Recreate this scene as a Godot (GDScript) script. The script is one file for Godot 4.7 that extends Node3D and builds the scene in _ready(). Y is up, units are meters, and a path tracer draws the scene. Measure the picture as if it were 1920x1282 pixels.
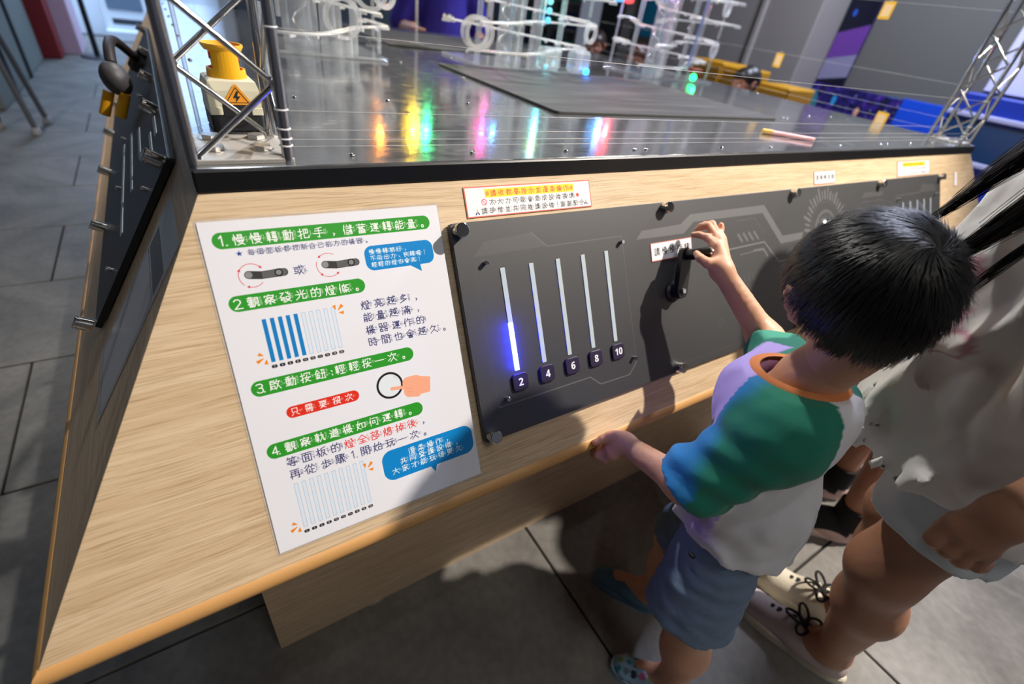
extends Node3D
# A wooden science-museum console with crank panels, an instruction poster and clear marble runs; a boy turns a crank, a woman leans over him.
# Metres. The top front left corner of the sloping front board is the origin; x runs along the front, y up, z towards the viewer; the floor lies at y = -1.

const WID := 2.447        # width and depth of the console's top
const DEEP := 2.29
const FLOOR := -1.0
const CEIL := 2.9
const SLOPE := Vector3(0, -0.8660254, 0.5)      # down the front board
const OUT := Vector3(0, 0.5, 0.8660254)         # out of the front board
const LSLOPE := Vector3(-0.5216, -0.8532, 0)    # the same on the left board
const LOUT := Vector3(-0.8532, 0.5216, 0)


func _ready() -> void:
	var cam := Camera3D.new()
	cam.name = "camera"
	cam.position = Vector3(-0.0014, 0.2231, 0.6263)
	cam.rotation = Vector3(-0.61812, -0.65321, 0.16506)
	var lens := CameraAttributesPhysical.new()
	lens.frustum_focal_length = 16.5307
	lens.frustum_focus_distance = 0.72
	lens.exposure_aperture = 2.4
	lens.frustum_near = 0.02
	lens.frustum_far = 60.0
	cam.attributes = lens
	add_child(cam)
	cam.current = true

	var env := Environment.new()
	env.background_mode = Environment.BG_COLOR
	env.background_color = Color(0.004, 0.004, 0.005)
	env.tonemap_mode = Environment.TONE_MAPPER_LINEAR
	env.tonemap_exposure = 1.0
	env.sdfgi_enabled = true
	env.ssao_enabled = true
	env.ssil_enabled = true
	var we := WorldEnvironment.new()
	we.name = "environment"
	we.environment = env
	add_child(we)

	# all lamps below are out of view; the camera-side pair is added fill
	spot_lamp(Vector3(2.9, 2.70, 1.30), Vector3(1.0, -0.25, 0.12), "fff3e6", 25.0, 25.5, "unseen spotlight behind the visitors, placed to light the crank boards")  # unseen key spot, placed by the way the shadows fall
	spot_lamp(Vector3(1.2, 2.6, -2.0), Vector3(1.5, 0.0, -1.0), "f4f1ec", 11.0, 42.0, "unseen spotlight over the clear marble runs, placed to light them")  # out of view, lights the marble runs and the metal top
	spot_lamp(Vector3(0.2, 2.6, 0.9), Vector3(0.3, -0.2, -0.6), "e8edf6", 0.4, 50.0, "added fill spotlight, out of view over the camera side of the console")  # weak fill, added to soften the shade on the camera side
	spot_lamp(Vector3(-1.7, 2.6, -1.3), Vector3(-0.8, -1.0, -2.7), "fff0dc", 5.0, 38.0, "unseen spotlight over the left aisle, placed to light its floor and the left slope")  # out of view, lights the left floor and the left slope
	panel_lamp(Vector3(-1.2, 2.85, -8.2), Vector2(2.2, 1.6), "bfdcff", 32.0, "unseen wide bluish ceiling panel, placed to light the bright far area")  # out of view, makes the far area bright and bluish
	panel_lamp(Vector3(4.2, 2.85, -1.0), Vector2(0.6, 0.6), "dfe6ff", 20.0, "unseen square ceiling panel, placed to light the blue mural wall")  # out of view, brightens the mural boards on the right wall
	panel_lamp(Vector3(0.6, 2.85, 2.6), Vector2(1.2, 1.2), "fbf6ee", 1.9, "added large square fill panel, out of view behind the camera")  # fill panel, added to lift the shaded front

	materials()
	room()
	console()
	front_board()
	left_board()
	papers()
	top_things()
	back_things()
	people()


func spot_lamp(at: Vector3, aim: Vector3, hue: String, power: float, cone: float, label: String) -> void:
	var o := thing("unseen_spotlight", label, "spotlight", at)  # each spotlight hangs out of view; its housing is an assumed shape
	var b := Basis.looking_at((aim - at).normalized(), Vector3.RIGHT) * Basis(Vector3.RIGHT, PI / 2)
	var x := Transform3D(b, at)      # the lamp's -y looks at the aim... its rear is +y
	x.basis = Basis(x.basis.x, -x.basis.y, -x.basis.z) if (x.basis * Vector3.DOWN).dot(aim - at) < 0 else x.basis
	var can := Soup.new()
	can.lathe(x, p2([0.045, 0.0, 0.05, 0.0, 0.05, 0.14, 0.03, 0.16, 0.0, 0.16]), 24)
	can.lathe(x, p2([0.0, 0.012, 0.045, 0.012, 0.045, 0.0]), 24)
	part(o, "housing", can, mat("1a1a1c", 0.5))
	var rod := Soup.new()
	rod.tube(pv([x * Vector3(0, 0.12, 0), Vector3(at.x, CEIL, at.z)]), rr([0.01]), 8)
	part(o, "stem", rod, mat("1a1a1c", 0.5))
	var g := Soup.new()
	g.lathe(x, p2([0.0, 0.004, 0.036, 0.004, 0.036, 0.010, 0.0, 0.010]), 24)
	part(o, "lens", g, glow(hue, 4.0))
	var l := SpotLight3D.new()
	l.name = "beam"
	l.light_color = Color(hue)
	l.light_energy = power
	l.spot_angle = cone
	l.spot_angle_attenuation = 0.8
	l.spot_range = 14.0
	l.spot_attenuation = 2.0
	l.light_size = 0.036
	l.shadow_enabled = true
	o.add_child(l)
	l.look_at_from_position(at + (aim - at).normalized() * 0.02, aim, Vector3.RIGHT)


func panel_lamp(at: Vector3, size: Vector2, hue: String, power: float, label: String) -> void:
	var o := thing("unseen_ceiling_panel", label, "ceiling light", at)  # each panel hangs out of view; frame and diffuser are assumed shapes
	var f := Soup.new()
	f.box(Transform3D(Basis(), at + Vector3(0, 0.02, 0)), Vector3(size.x + 0.06, 0.05, size.y + 0.06), 0.006)
	part(o, "frame", f, mat("d8d8d8", 0.5))
	var g := Soup.new()
	g.box(Transform3D(Basis(), at - Vector3(0, 0.008, 0)), Vector3(size.x, 0.008, size.y), 0.002)
	part(o, "diffuser", g, glow(hue, 1.5))
	var l := AreaLight3D.new()
	l.name = "panel"
	l.light_color = Color(hue)
	l.light_energy = power
	l.area_size = size
	l.area_range = 16.0
	l.area_attenuation = 2.0
	l.shadow_enabled = true
	o.add_child(l)
	l.position = Vector3(0, -0.02, 0)
	l.rotation = Vector3(-PI / 2, 0, 0)


# places on the sloping boards: u along the edge, d down the slope, o outwards
func F(u: float, d: float, o := 0.0) -> Vector3:
	return Vector3(u, 0, 0) + SLOPE * d + OUT * o


func FX(u: float, d: float, o := 0.0) -> Transform3D:
	return Transform3D(Basis(Vector3.RIGHT, -SLOPE, OUT), F(u, d, o))


func L(w: float, d: float, o := 0.0) -> Vector3:
	return Vector3(0, 0, -w) + LSLOPE * d + LOUT * o


func LX(w: float, d: float, o := 0.0) -> Transform3D:
	return Transform3D(Basis(Vector3.BACK, -LSLOPE, LOUT), L(w, d, o))


var oak: StandardMaterial3D
var oak_edge: StandardMaterial3D
var alu: StandardMaterial3D
var chrome: StandardMaterial3D
var black_paint: StandardMaterial3D
var acryl: StandardMaterial3D


func materials() -> void:
	# light oak: long fine pores along the grain, broad pale and darker bands across it
	var im := Image.create(1024, 1024, false, Image.FORMAT_RGB8)
	var fine := noise(11, 1.0, 2)
	var band := noise(12, 1.0, 3)
	var wave := noise(13, 1.0, 2)
	for y in 1024:
		for x in 1024:
			var a := TAU * x / 1024.0
			var px := Vector2(cos(a), sin(a))
			var yy := y + 5.0 * wave.get_noise_3d(px.x * 0.9, px.y * 0.9, y * 0.006)
			var p := fine.get_noise_3d(px.x * 1.6, px.y * 1.6, yy * 0.34)
			var b := band.get_noise_3d(px.x * 0.35, px.y * 0.35, yy * 0.028)
			var q := clampf((p - 0.12) * 3.0, 0.0, 1.0)
			var c := Color(0.875, 0.785, 0.655).lerp(Color(0.815, 0.71, 0.565), clampf(0.5 + b, 0, 1))
			c = c.lerp(Color(0.56, 0.43, 0.28), q * 0.45)
			im.set_pixel(x, y, c.lerp(Color(0.90, 0.79, 0.62), clampf((-p - 0.15) * 2.0, 0, 1) * 0.45))
	oak = printed(im, 0.5)
	oak.uv1_scale = Vector3(0.9, 2.3, 1)
	oak_edge = mat("cf9d60", 0.42)
	# brushed sheet metal, rolled along x
	var br := Image.create(512, 512, false, Image.FORMAT_RGB8)
	var bn := noise(21, 1.0, 3)
	for y in 512:
		for x in 512:
			var v := 0.5 + 0.5 * bn.get_noise_2d(x * 0.010, y * 0.35) + 0.25 * bn.get_noise_2d(x * 0.03, y * 0.02)
			br.set_pixel(x, y, Color(v, v, v))
	alu = StandardMaterial3D.new()
	alu.albedo_color = Color("b2b5b7")
	alu.metallic = 0.88
	alu.roughness = 0.27
	alu.roughness_texture = ImageTexture.create_from_image(br)
	alu.uv1_scale = Vector3(1.2, 2.0, 1)
	alu.resource_name = "brushed aluminium"
	chrome = mat("d6d6d4", 0.13, 1.0)
	black_paint = mat("101113", 0.38)
	acryl = clear("f4f7f8", 0.34, 0.06)

# ---------------------------------------------------------------- shapes: a soup of triangles with normals, texture places and colours
class Soup:
	var v := PackedVector3Array()
	var n := PackedVector3Array()
	var t := PackedVector2Array()
	var c := PackedColorArray()
	var i := PackedInt32Array()
	var tint := Color.WHITE

	func put(p: Vector3, nn: Vector3, uv := Vector2.ZERO) -> int:
		v.append(p)
		n.append(nn)
		t.append(uv)
		c.append(tint)
		return v.size() - 1

	# corners run counter-clockwise as seen from outside
	func face(a: int, b: int, d: int) -> void:
		i.append(a)
		i.append(d)
		i.append(b)

	func tri(a: Vector3, b: Vector3, d: Vector3) -> void:
		var m := (b - a).cross(d - a).normalized()
		face(put(a, m), put(b, m), put(d, m))

	func quad(a: Vector3, b: Vector3, d: Vector3, e: Vector3) -> void:
		var m := (d - a).cross(e - b).normalized()
		var k := put(a, m, Vector2(0, 1))
		put(b, m, Vector2(1, 1))
		put(d, m, Vector2(1, 0))
		put(e, m, Vector2(0, 0))
		face(k, k + 1, k + 2)
		face(k, k + 2, k + 3)

	func box(x: Transform3D, s: Vector3, bev := 0.0) -> void:
		var h := s / 2
		var g := minf(bev, minf(h.x, minf(h.y, h.z)) * 0.9)
		for ax in 3:
			for sg in [-1.0, 1.0]:
				var o := Vector3.ZERO
				var p := Vector3.ZERO
				var q := Vector3.ZERO
				o[ax] = h[ax] * sg
				p[(ax + 1) % 3] = (h[(ax + 1) % 3] - g) * sg
				q[(ax + 2) % 3] = h[(ax + 2) % 3] - g
				quad(x * (o - p - q), x * (o + p - q), x * (o + p + q), x * (o - p + q))
		if g <= 0.0:
			return
		for ax in 3:
			var a1 := (ax + 1) % 3
			var a2 := (ax + 2) % 3
			for s1 in [-1.0, 1.0]:
				for s2 in [-1.0, 1.0]:
					var lo := Vector3.ZERO
					var e1 := Vector3.ZERO
					var e2 := Vector3.ZERO
					lo[ax] = h[ax] - g
					e1[a1] = h[a1] * s1
					e1[a2] = (h[a2] - g) * s2
					e2[a1] = (h[a1] - g) * s1
					e2[a2] = h[a2] * s2
					if s1 * s2 > 0:
						quad(x * (e1 - lo), x * (e2 - lo), x * (e2 + lo), x * (e1 + lo))
					else:
						quad(x * (e2 - lo), x * (e1 - lo), x * (e1 + lo), x * (e2 + lo))
		for sx in [-1.0, 1.0]:
			for sy in [-1.0, 1.0]:
				for sz in [-1.0, 1.0]:
					var sg3 := Vector3(sx, sy, sz)
					var a := x * ((h - Vector3(0, g, g)) * sg3)
					var b := x * ((h - Vector3(g, 0, g)) * sg3)
					var d := x * ((h - Vector3(g, g, 0)) * sg3)
					if sx * sy * sz > 0:
						tri(a, b, d)
					else:
						tri(a, d, b)

	# a round bar along a path; rad holds one radius for all points or one for each
	func tube(path: PackedVector3Array, rad: PackedFloat32Array, sides := 8, closed := false, flat := Vector2.ONE) -> void:
		var m := path.size()
		var side := Vector3.ZERO
		var first := v.size()
		for k in m:
			var a := path[(k - 1 + m) % m] if closed else path[maxi(k - 1, 0)]
			var b := path[(k + 1) % m] if closed else path[mini(k + 1, m - 1)]
			var d := (b - a).normalized()
			if k == 0:
				side = d.cross(Vector3.UP)
				if side.length() < 0.05:
					side = d.cross(Vector3.RIGHT)
			side = (side - d * side.dot(d)).normalized()
			var up := side.cross(d)
			var r: float = rad[k] if rad.size() > 1 else rad[0]
			for s in sides:
				var w := TAU * s / sides
				var nn := side * cos(w) / flat.x + up * sin(w) / flat.y
				put(path[k] + (side * cos(w) * flat.x + up * sin(w) * flat.y) * r, nn.normalized(), Vector2(float(s) / sides, float(k) / m))
		for k in (m if closed else m - 1):
			for s in sides:
				var a := first + k * sides + s
				var b := first + k * sides + (s + 1) % sides
				var d := first + ((k + 1) % m) * sides + s
				var e := first + ((k + 1) % m) * sides + (s + 1) % sides
				face(a, d, e)
				face(a, e, b)
		if not closed:
			for cap in 2:
				var k := 0 if cap == 0 else m - 1
				var nn := (path[0] - path[1]).normalized() if cap == 0 else (path[m - 1] - path[m - 2]).normalized()
				var at := put(path[k], nn)
				for s in sides:
					put(v[first + k * sides + s], nn)
				for s in sides:
					if cap == 0:
						face(at, at + 1 + s, at + 1 + (s + 1) % sides)
					else:
						face(at, at + 1 + (s + 1) % sides, at + 1 + s)

	# turned shape: profile of (radius, height) from the bottom up, about y
	func lathe(x: Transform3D, prof: PackedVector2Array, sides := 20, soft := false) -> void:
		for k in prof.size() - 1:
			var p := prof[k]
			var q := prof[k + 1]
			var e := (q - p).normalized()
			var np := Vector2(e.y, -e.x)
			var nq := np
			if soft:
				if k > 0:
					var e0 := (p - prof[k - 1]).normalized()
					np = (np + Vector2(e0.y, -e0.x)).normalized()
				if k < prof.size() - 2:
					var e2 := (prof[k + 2] - q).normalized()
					nq = (nq + Vector2(e2.y, -e2.x)).normalized()
			var first := v.size()
			for s in sides:
				var w := TAU * s / sides
				var d := Vector3(cos(w), 0, -sin(w))
				if sides < 8:
					continue
				put(x * (d * p.x + Vector3(0, p.y, 0)), (x.basis * (d * np.x + Vector3(0, np.y, 0))).normalized())
				put(x * (d * q.x + Vector3(0, q.y, 0)), (x.basis * (d * nq.x + Vector3(0, nq.y, 0))).normalized())
			for s in sides:
				if sides < 8:
					var d0 := Vector3(cos(TAU * s / sides), 0, -sin(TAU * s / sides))
					var d1 := Vector3(cos(TAU * (s + 1) / sides), 0, -sin(TAU * (s + 1) / sides))
					quad(x * (d0 * p.x + Vector3(0, p.y, 0)), x * (d1 * p.x + Vector3(0, p.y, 0)), x * (d1 * q.x + Vector3(0, q.y, 0)), x * (d0 * q.x + Vector3(0, q.y, 0)))
					continue
				var a := first + 2 * s
				var b := first + 2 * ((s + 1) % sides)
				face(a, b, b + 1)
				face(a, b + 1, a + 1)

	# a plate with the outline poly (x, y, counter-clockwise from +z), from z 0 to depth, its front edge bevelled
	func plate(x: Transform3D, poly: PackedVector2Array, depth: float, bev := 0.0) -> void:
		var top := poly
		if bev > 0.0:
			var inner := Geometry2D.offset_polygon(poly, -bev, Geometry2D.JOIN_MITER)
			if inner.size() == 1 and inner[0].size() == poly.size():
				var best := 0
				for k in poly.size():
					if inner[0][k].distance_to(poly[0]) < inner[0][best].distance_to(poly[0]):
						best = k
				top = PackedVector2Array()
				for k in poly.size():
					top.append(inner[0][(k + best) % poly.size()])
		var m := (x.basis * Vector3(0, 0, 1)).normalized()
		var lo := Vector2(INF, INF)
		var hi := Vector2(-INF, -INF)
		for p in poly:
			lo = lo.min(p)
			hi = hi.max(p)
		var first := v.size()
		for p in top:
			put(x * Vector3(p.x, p.y, depth), m, Vector2((p.x - lo.x) / (hi.x - lo.x), (hi.y - p.y) / (hi.y - lo.y)))
		var ix := Geometry2D.triangulate_polygon(top)
		for k in ix.size() / 3:
			var a := ix[k * 3]
			var b := ix[k * 3 + 1]
			var d := ix[k * 3 + 2]
			if (top[b] - top[a]).cross(top[d] - top[a]) < 0:
				face(first + a, first + d, first + b)
			else:
				face(first + a, first + b, first + d)
		first = v.size()
		for p in poly:
			put(x * Vector3(p.x, p.y, 0), -m)
		ix = Geometry2D.triangulate_polygon(poly)
		for k in ix.size() / 3:
			var a := ix[k * 3]
			var b := ix[k * 3 + 1]
			var d := ix[k * 3 + 2]
			if (poly[b] - poly[a]).cross(poly[d] - poly[a]) > 0:
				face(first + a, first + d, first + b)
			else:
				face(first + a, first + b, first + d)
		var hb := depth - (bev if top != poly else 0.0)
		for k in poly.size():
			var p := poly[k]
			var q := poly[(k + 1) % poly.size()]
			quad(x * Vector3(p.x, p.y, 0), x * Vector3(q.x, q.y, 0), x * Vector3(q.x, q.y, hb), x * Vector3(p.x, p.y, hb))
			if top != poly:
				var p2 := top[k]
				var q2 := top[(k + 1) % poly.size()]
				quad(x * Vector3(p.x, p.y, hb), x * Vector3(q.x, q.y, hb), x * Vector3(q2.x, q2.y, depth), x * Vector3(p2.x, p2.y, depth))

	func ball(at: Vector3, r: Vector3, b := Basis(), seg := 12) -> void:
		var first := v.size()
		for a in seg + 1:
			for s in seg * 2:
				var th := PI * a / seg
				var ph := TAU * s / (seg * 2)
				var d := Vector3(sin(th) * cos(ph), cos(th), -sin(th) * sin(ph))
				put(at + b * (d * r), (b * (d / r)).normalized())
		for a in seg:
			for s in seg * 2:
				var p := first + a * seg * 2 + s
				var q := first + a * seg * 2 + (s + 1) % (seg * 2)
				face(p, p + seg * 2, q + seg * 2)
				face(p, q + seg * 2, q)

	func mesh() -> ArrayMesh:
		var a := []
		a.resize(Mesh.ARRAY_MAX)
		a[Mesh.ARRAY_VERTEX] = v
		a[Mesh.ARRAY_NORMAL] = n
		a[Mesh.ARRAY_TEX_UV] = t
		a[Mesh.ARRAY_COLOR] = c
		a[Mesh.ARRAY_INDEX] = i
		var m := ArrayMesh.new()
		m.add_surface_from_arrays(Mesh.PRIMITIVE_TRIANGLES, a)
		return m


# ---------------------------------------------------------------- smooth bodies: distance fields meshed as surface nets
# bones are [from, to, radius there, radius here]; blended over the width k
func blend(bones: Array, k: float) -> Callable:
	var a := PackedVector3Array()
	var d := PackedVector3Array()
	var q := PackedFloat32Array()
	var r := PackedFloat32Array()
	var e := PackedFloat32Array()
	for b in bones:
		var ab: Vector3 = b[1] - b[0]
		a.append(b[0])
		d.append(ab)
		q.append(1.0 / maxf(ab.length_squared(), 1e-9))
		r.append(b[2])
		e.append(b[3] - b[2])
	var m := a.size()
	return func(p: Vector3) -> float:
		var best := 9.0
		for j in m:
			var w := p - a[j]
			var h := clampf(w.dot(d[j]) * q[j], 0.0, 1.0)
			var x := (w - d[j] * h).length() - r[j] - e[j] * h
			var g := absf(best - x)
			best = minf(best, x)
			if g < k:
				g = (k - g) / k
				best -= g * g * k * 0.25
		return best


func net(s: Soup, f: Callable, lo: Vector3, hi: Vector3, cell: float, paint = null) -> void:
	const B := 4
	var n := Vector3i(((hi - lo) / cell).ceil()) + Vector3i.ONE * 2
	var nb := (n + Vector3i.ONE * (B - 1)) / B
	n = nb * B
	var sy := n.x
	var sz := n.x * n.y
	var g := PackedFloat32Array()
	g.resize(n.x * n.y * n.z)
	g.fill(1.0)
	var at := PackedInt32Array()
	at.resize(g.size())
	at.fill(-1)
	var live: Array[Vector3i] = []
	var reach := (B * 0.87 + 1.75) * cell
	for bz in nb.z:
		for by in nb.y:
			for bx in nb.x:
				var o := Vector3i(bx, by, bz) * B
				var mid := lo + (Vector3(o) + Vector3.ONE * (B * 0.5)) * cell
				var dm: float = f.call(mid)
				if dm > reach:
					continue
				var inside := dm < -reach
				if not inside:
					live.append(o)
				for z in range(o.z, o.z + B):
					for y in range(o.y, o.y + B):
						for x in range(o.x, o.x + B):
							g[x + y * sy + z * sz] = -1.0 if inside else f.call(lo + Vector3(x, y, z) * cell)
	var first := s.v.size()
	var cells := PackedInt32Array()
	for o in live:
		for z in range(o.z, mini(o.z + B, n.z - 1)):
			for y in range(o.y, mini(o.y + B, n.y - 1)):
				for x in range(o.x, mini(o.x + B, n.x - 1)):
					var k := x + y * sy + z * sz
					var w := [g[k], g[k + 1], g[k + sy], g[k + 1 + sy], g[k + sz], g[k + 1 + sz], g[k + sy + sz], g[k + 1 + sy + sz]]
					var neg := 0
					for val in w:
						if val < 0.0:
							neg += 1
					if neg == 0 or neg == 8:
						continue
					var sum := Vector3.ZERO
					var cnt := 0
					for c in 8:
						for ax in 3:
							var d := c | (1 << ax)
							if d != c and (w[c] < 0.0) != (w[d] < 0.0):
								var p := Vector3(c & 1, (c >> 1) & 1, c >> 2)
								p[ax] += w[c] / (w[c] - w[d])
								sum += p
								cnt += 1
					at[k] = s.put(lo + (Vector3(x, y, z) + sum / cnt) * cell, Vector3.ZERO)
					cells.append(k)
	for k in cells:
		for ax in 3:
			var st: int = [1, sy, sz][ax]
			if (g[k] < 0.0) == (g[k + st] < 0.0):
				continue
			var u: int = [sy, sz, 1][ax]
			var w: int = [sz, 1, sy][ax]
			if k - u - w < 0:
				continue
			var q0 := at[k]
			var q1 := at[k - u]
			var q2 := at[k - u - w]
			var q3 := at[k - w]
			if q1 < 0 or q2 < 0 or q3 < 0:
				continue
			if g[k] > 0.0:
				var sw := q1
				q1 = q3
				q3 = sw
			for tr in [[q0, q1, q2], [q0, q2, q3]]:
				s.face(tr[0], tr[1], tr[2])
				var fn: Vector3 = (s.v[tr[1]] - s.v[tr[0]]).cross(s.v[tr[2]] - s.v[tr[0]])
				for j in tr:
					s.n[j] += fn
	for k in range(first, s.v.size()):
		s.n[k] = s.n[k].normalized()
		if paint != null:
			s.c[k] = paint.call(s.v[k], s.n[k])


func span(bones: Array, pad: float) -> AABB:
	var b := AABB(bones[0][0], Vector3.ZERO)
	for k in bones:
		for j in 2:
			b = b.merge(AABB(k[j] - Vector3.ONE * k[2 + j], Vector3.ONE * 2.0 * k[2 + j]))
	return b.grow(pad)


# ---------------------------------------------------------------- nodes
func numbered(called: String, parent: Node) -> String:
	if not parent.has_node(called):
		return called
	var k := 1
	while parent.has_node("%s_%03d" % [called, k]):
		k += 1
	return "%s_%03d" % [called, k]


func tag(o: Node3D, label := "", category := "", group := "", kind := "") -> Node3D:
	if label:
		o.set_meta("label", label)
	if category:
		o.set_meta("category", category)
	if group:
		o.set_meta("group", group)
	if kind:
		o.set_meta("kind", kind)
	return o


func thing(called: String, label: String, category: String, at := Vector3.ZERO, group := "") -> Node3D:
	var o := Node3D.new()
	o.name = numbered(called, self)
	add_child(o)
	o.position = at
	tag(o, label, category, group)
	return o


# a mesh node; its points are given in the world, and the node stands where its parent stands
func part(parent: Node3D, called: String, s, m: Material, label := "", kind := "") -> MeshInstance3D:
	var o := MeshInstance3D.new()
	o.name = numbered(called, parent)
	o.mesh = s.mesh() if s is Soup else s
	o.material_override = m
	o.cast_shadow = GeometryInstance3D.SHADOW_CASTING_SETTING_ON
	parent.add_child(o)
	if parent != self:
		o.transform = whole(parent).affine_inverse()
	return tag(o, label, "", "", kind)


func whole(o: Node3D) -> Transform3D:
	var t := Transform3D()
	var k: Node = o
	while k != self:
		t = (k as Node3D).transform * t
		k = k.get_parent()
	return t


func solo(called: String, s, m: Material, label: String, category: String, group := "", kind := "") -> MeshInstance3D:
	var o := part(self, called, s, m)
	tag(o, label, category, group, kind)
	return o


func struct(called: String, s, m: Material) -> MeshInstance3D:
	return tag(part(self, called, s, m), "", "", "", "structure")


var mats := {}


func mat(hex: String, rough := 0.6, metal := 0.0, spec := 0.5) -> StandardMaterial3D:
	var key := "%s %s %s %s" % [hex, rough, metal, spec]
	if not mats.has(key):
		var m := StandardMaterial3D.new()
		m.albedo_color = Color(hex)
		m.roughness = rough
		m.metallic = metal
		m.metallic_specular = spec
		m.resource_name = "paint " + hex
		mats[key] = m
	return mats[key]


func clear(hex: String, alpha: float, rough := 0.08) -> StandardMaterial3D:
	var key := "clear %s %s %s" % [hex, alpha, rough]
	if not mats.has(key):
		var m := StandardMaterial3D.new()
		m.transparency = BaseMaterial3D.TRANSPARENCY_ALPHA
		m.albedo_color = Color(Color(hex), alpha)
		m.roughness = rough
		mats[key] = m
	return mats[key]


func glow(hex: String, power: float, base := "202020") -> StandardMaterial3D:
	var key := "glow %s %s" % [hex, power]
	if not mats.has(key):
		var m := StandardMaterial3D.new()
		m.albedo_color = Color(base)
		m.roughness = 0.5
		m.emission_enabled = true
		m.emission = Color(hex)
		m.emission_energy_multiplier = power
		mats[key] = m
	return mats[key]


func painted() -> StandardMaterial3D:
	var m := StandardMaterial3D.new()
	m.vertex_color_use_as_albedo = true
	m.roughness = 0.85
	return m


func lin(hex: String) -> Color:
	return Color(hex).srgb_to_linear()


func noise(seed_: int, freq: float, oct := 3, kind := FastNoiseLite.TYPE_SIMPLEX_SMOOTH) -> FastNoiseLite:
	var f := FastNoiseLite.new()
	f.seed = seed_
	f.frequency = freq
	f.noise_type = kind
	f.fractal_octaves = oct
	return f


func printed(im: Image, rough := 0.35) -> StandardMaterial3D:
	var m := StandardMaterial3D.new()
	im.generate_mipmaps()
	m.albedo_texture = ImageTexture.create_from_image(im)
	m.roughness = rough
	return m


func pv(list: Array) -> PackedVector3Array:
	return PackedVector3Array(list)


func rr(list: Array) -> PackedFloat32Array:
	return PackedFloat32Array(list)


func p2(list: Array) -> PackedVector2Array:
	var o := PackedVector2Array()
	for k in list.size() / 2:
		o.append(Vector2(list[2 * k], list[2 * k + 1]))
	return o


func rounded(w: float, h: float, r: float, seg := 5) -> PackedVector2Array:
	var o := PackedVector2Array()
	for q in 4:
		var mid := Vector2([1, -1, -1, 1][q] * (w / 2 - r), [1, 1, -1, -1][q] * (h / 2 - r))
		for s in seg + 1:
			o.append(mid + Vector2.from_angle(PI / 2 * (q + float(s) / seg)) * r)
	return o

# ---------------------------------------------------------------- the room
func slab(a: Vector3, b: Vector3, bev := 0.0) -> Soup:
	var s := Soup.new()
	s.box(Transform3D(Basis(), (a + b) / 2), (b - a).abs(), bev)
	return s


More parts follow.
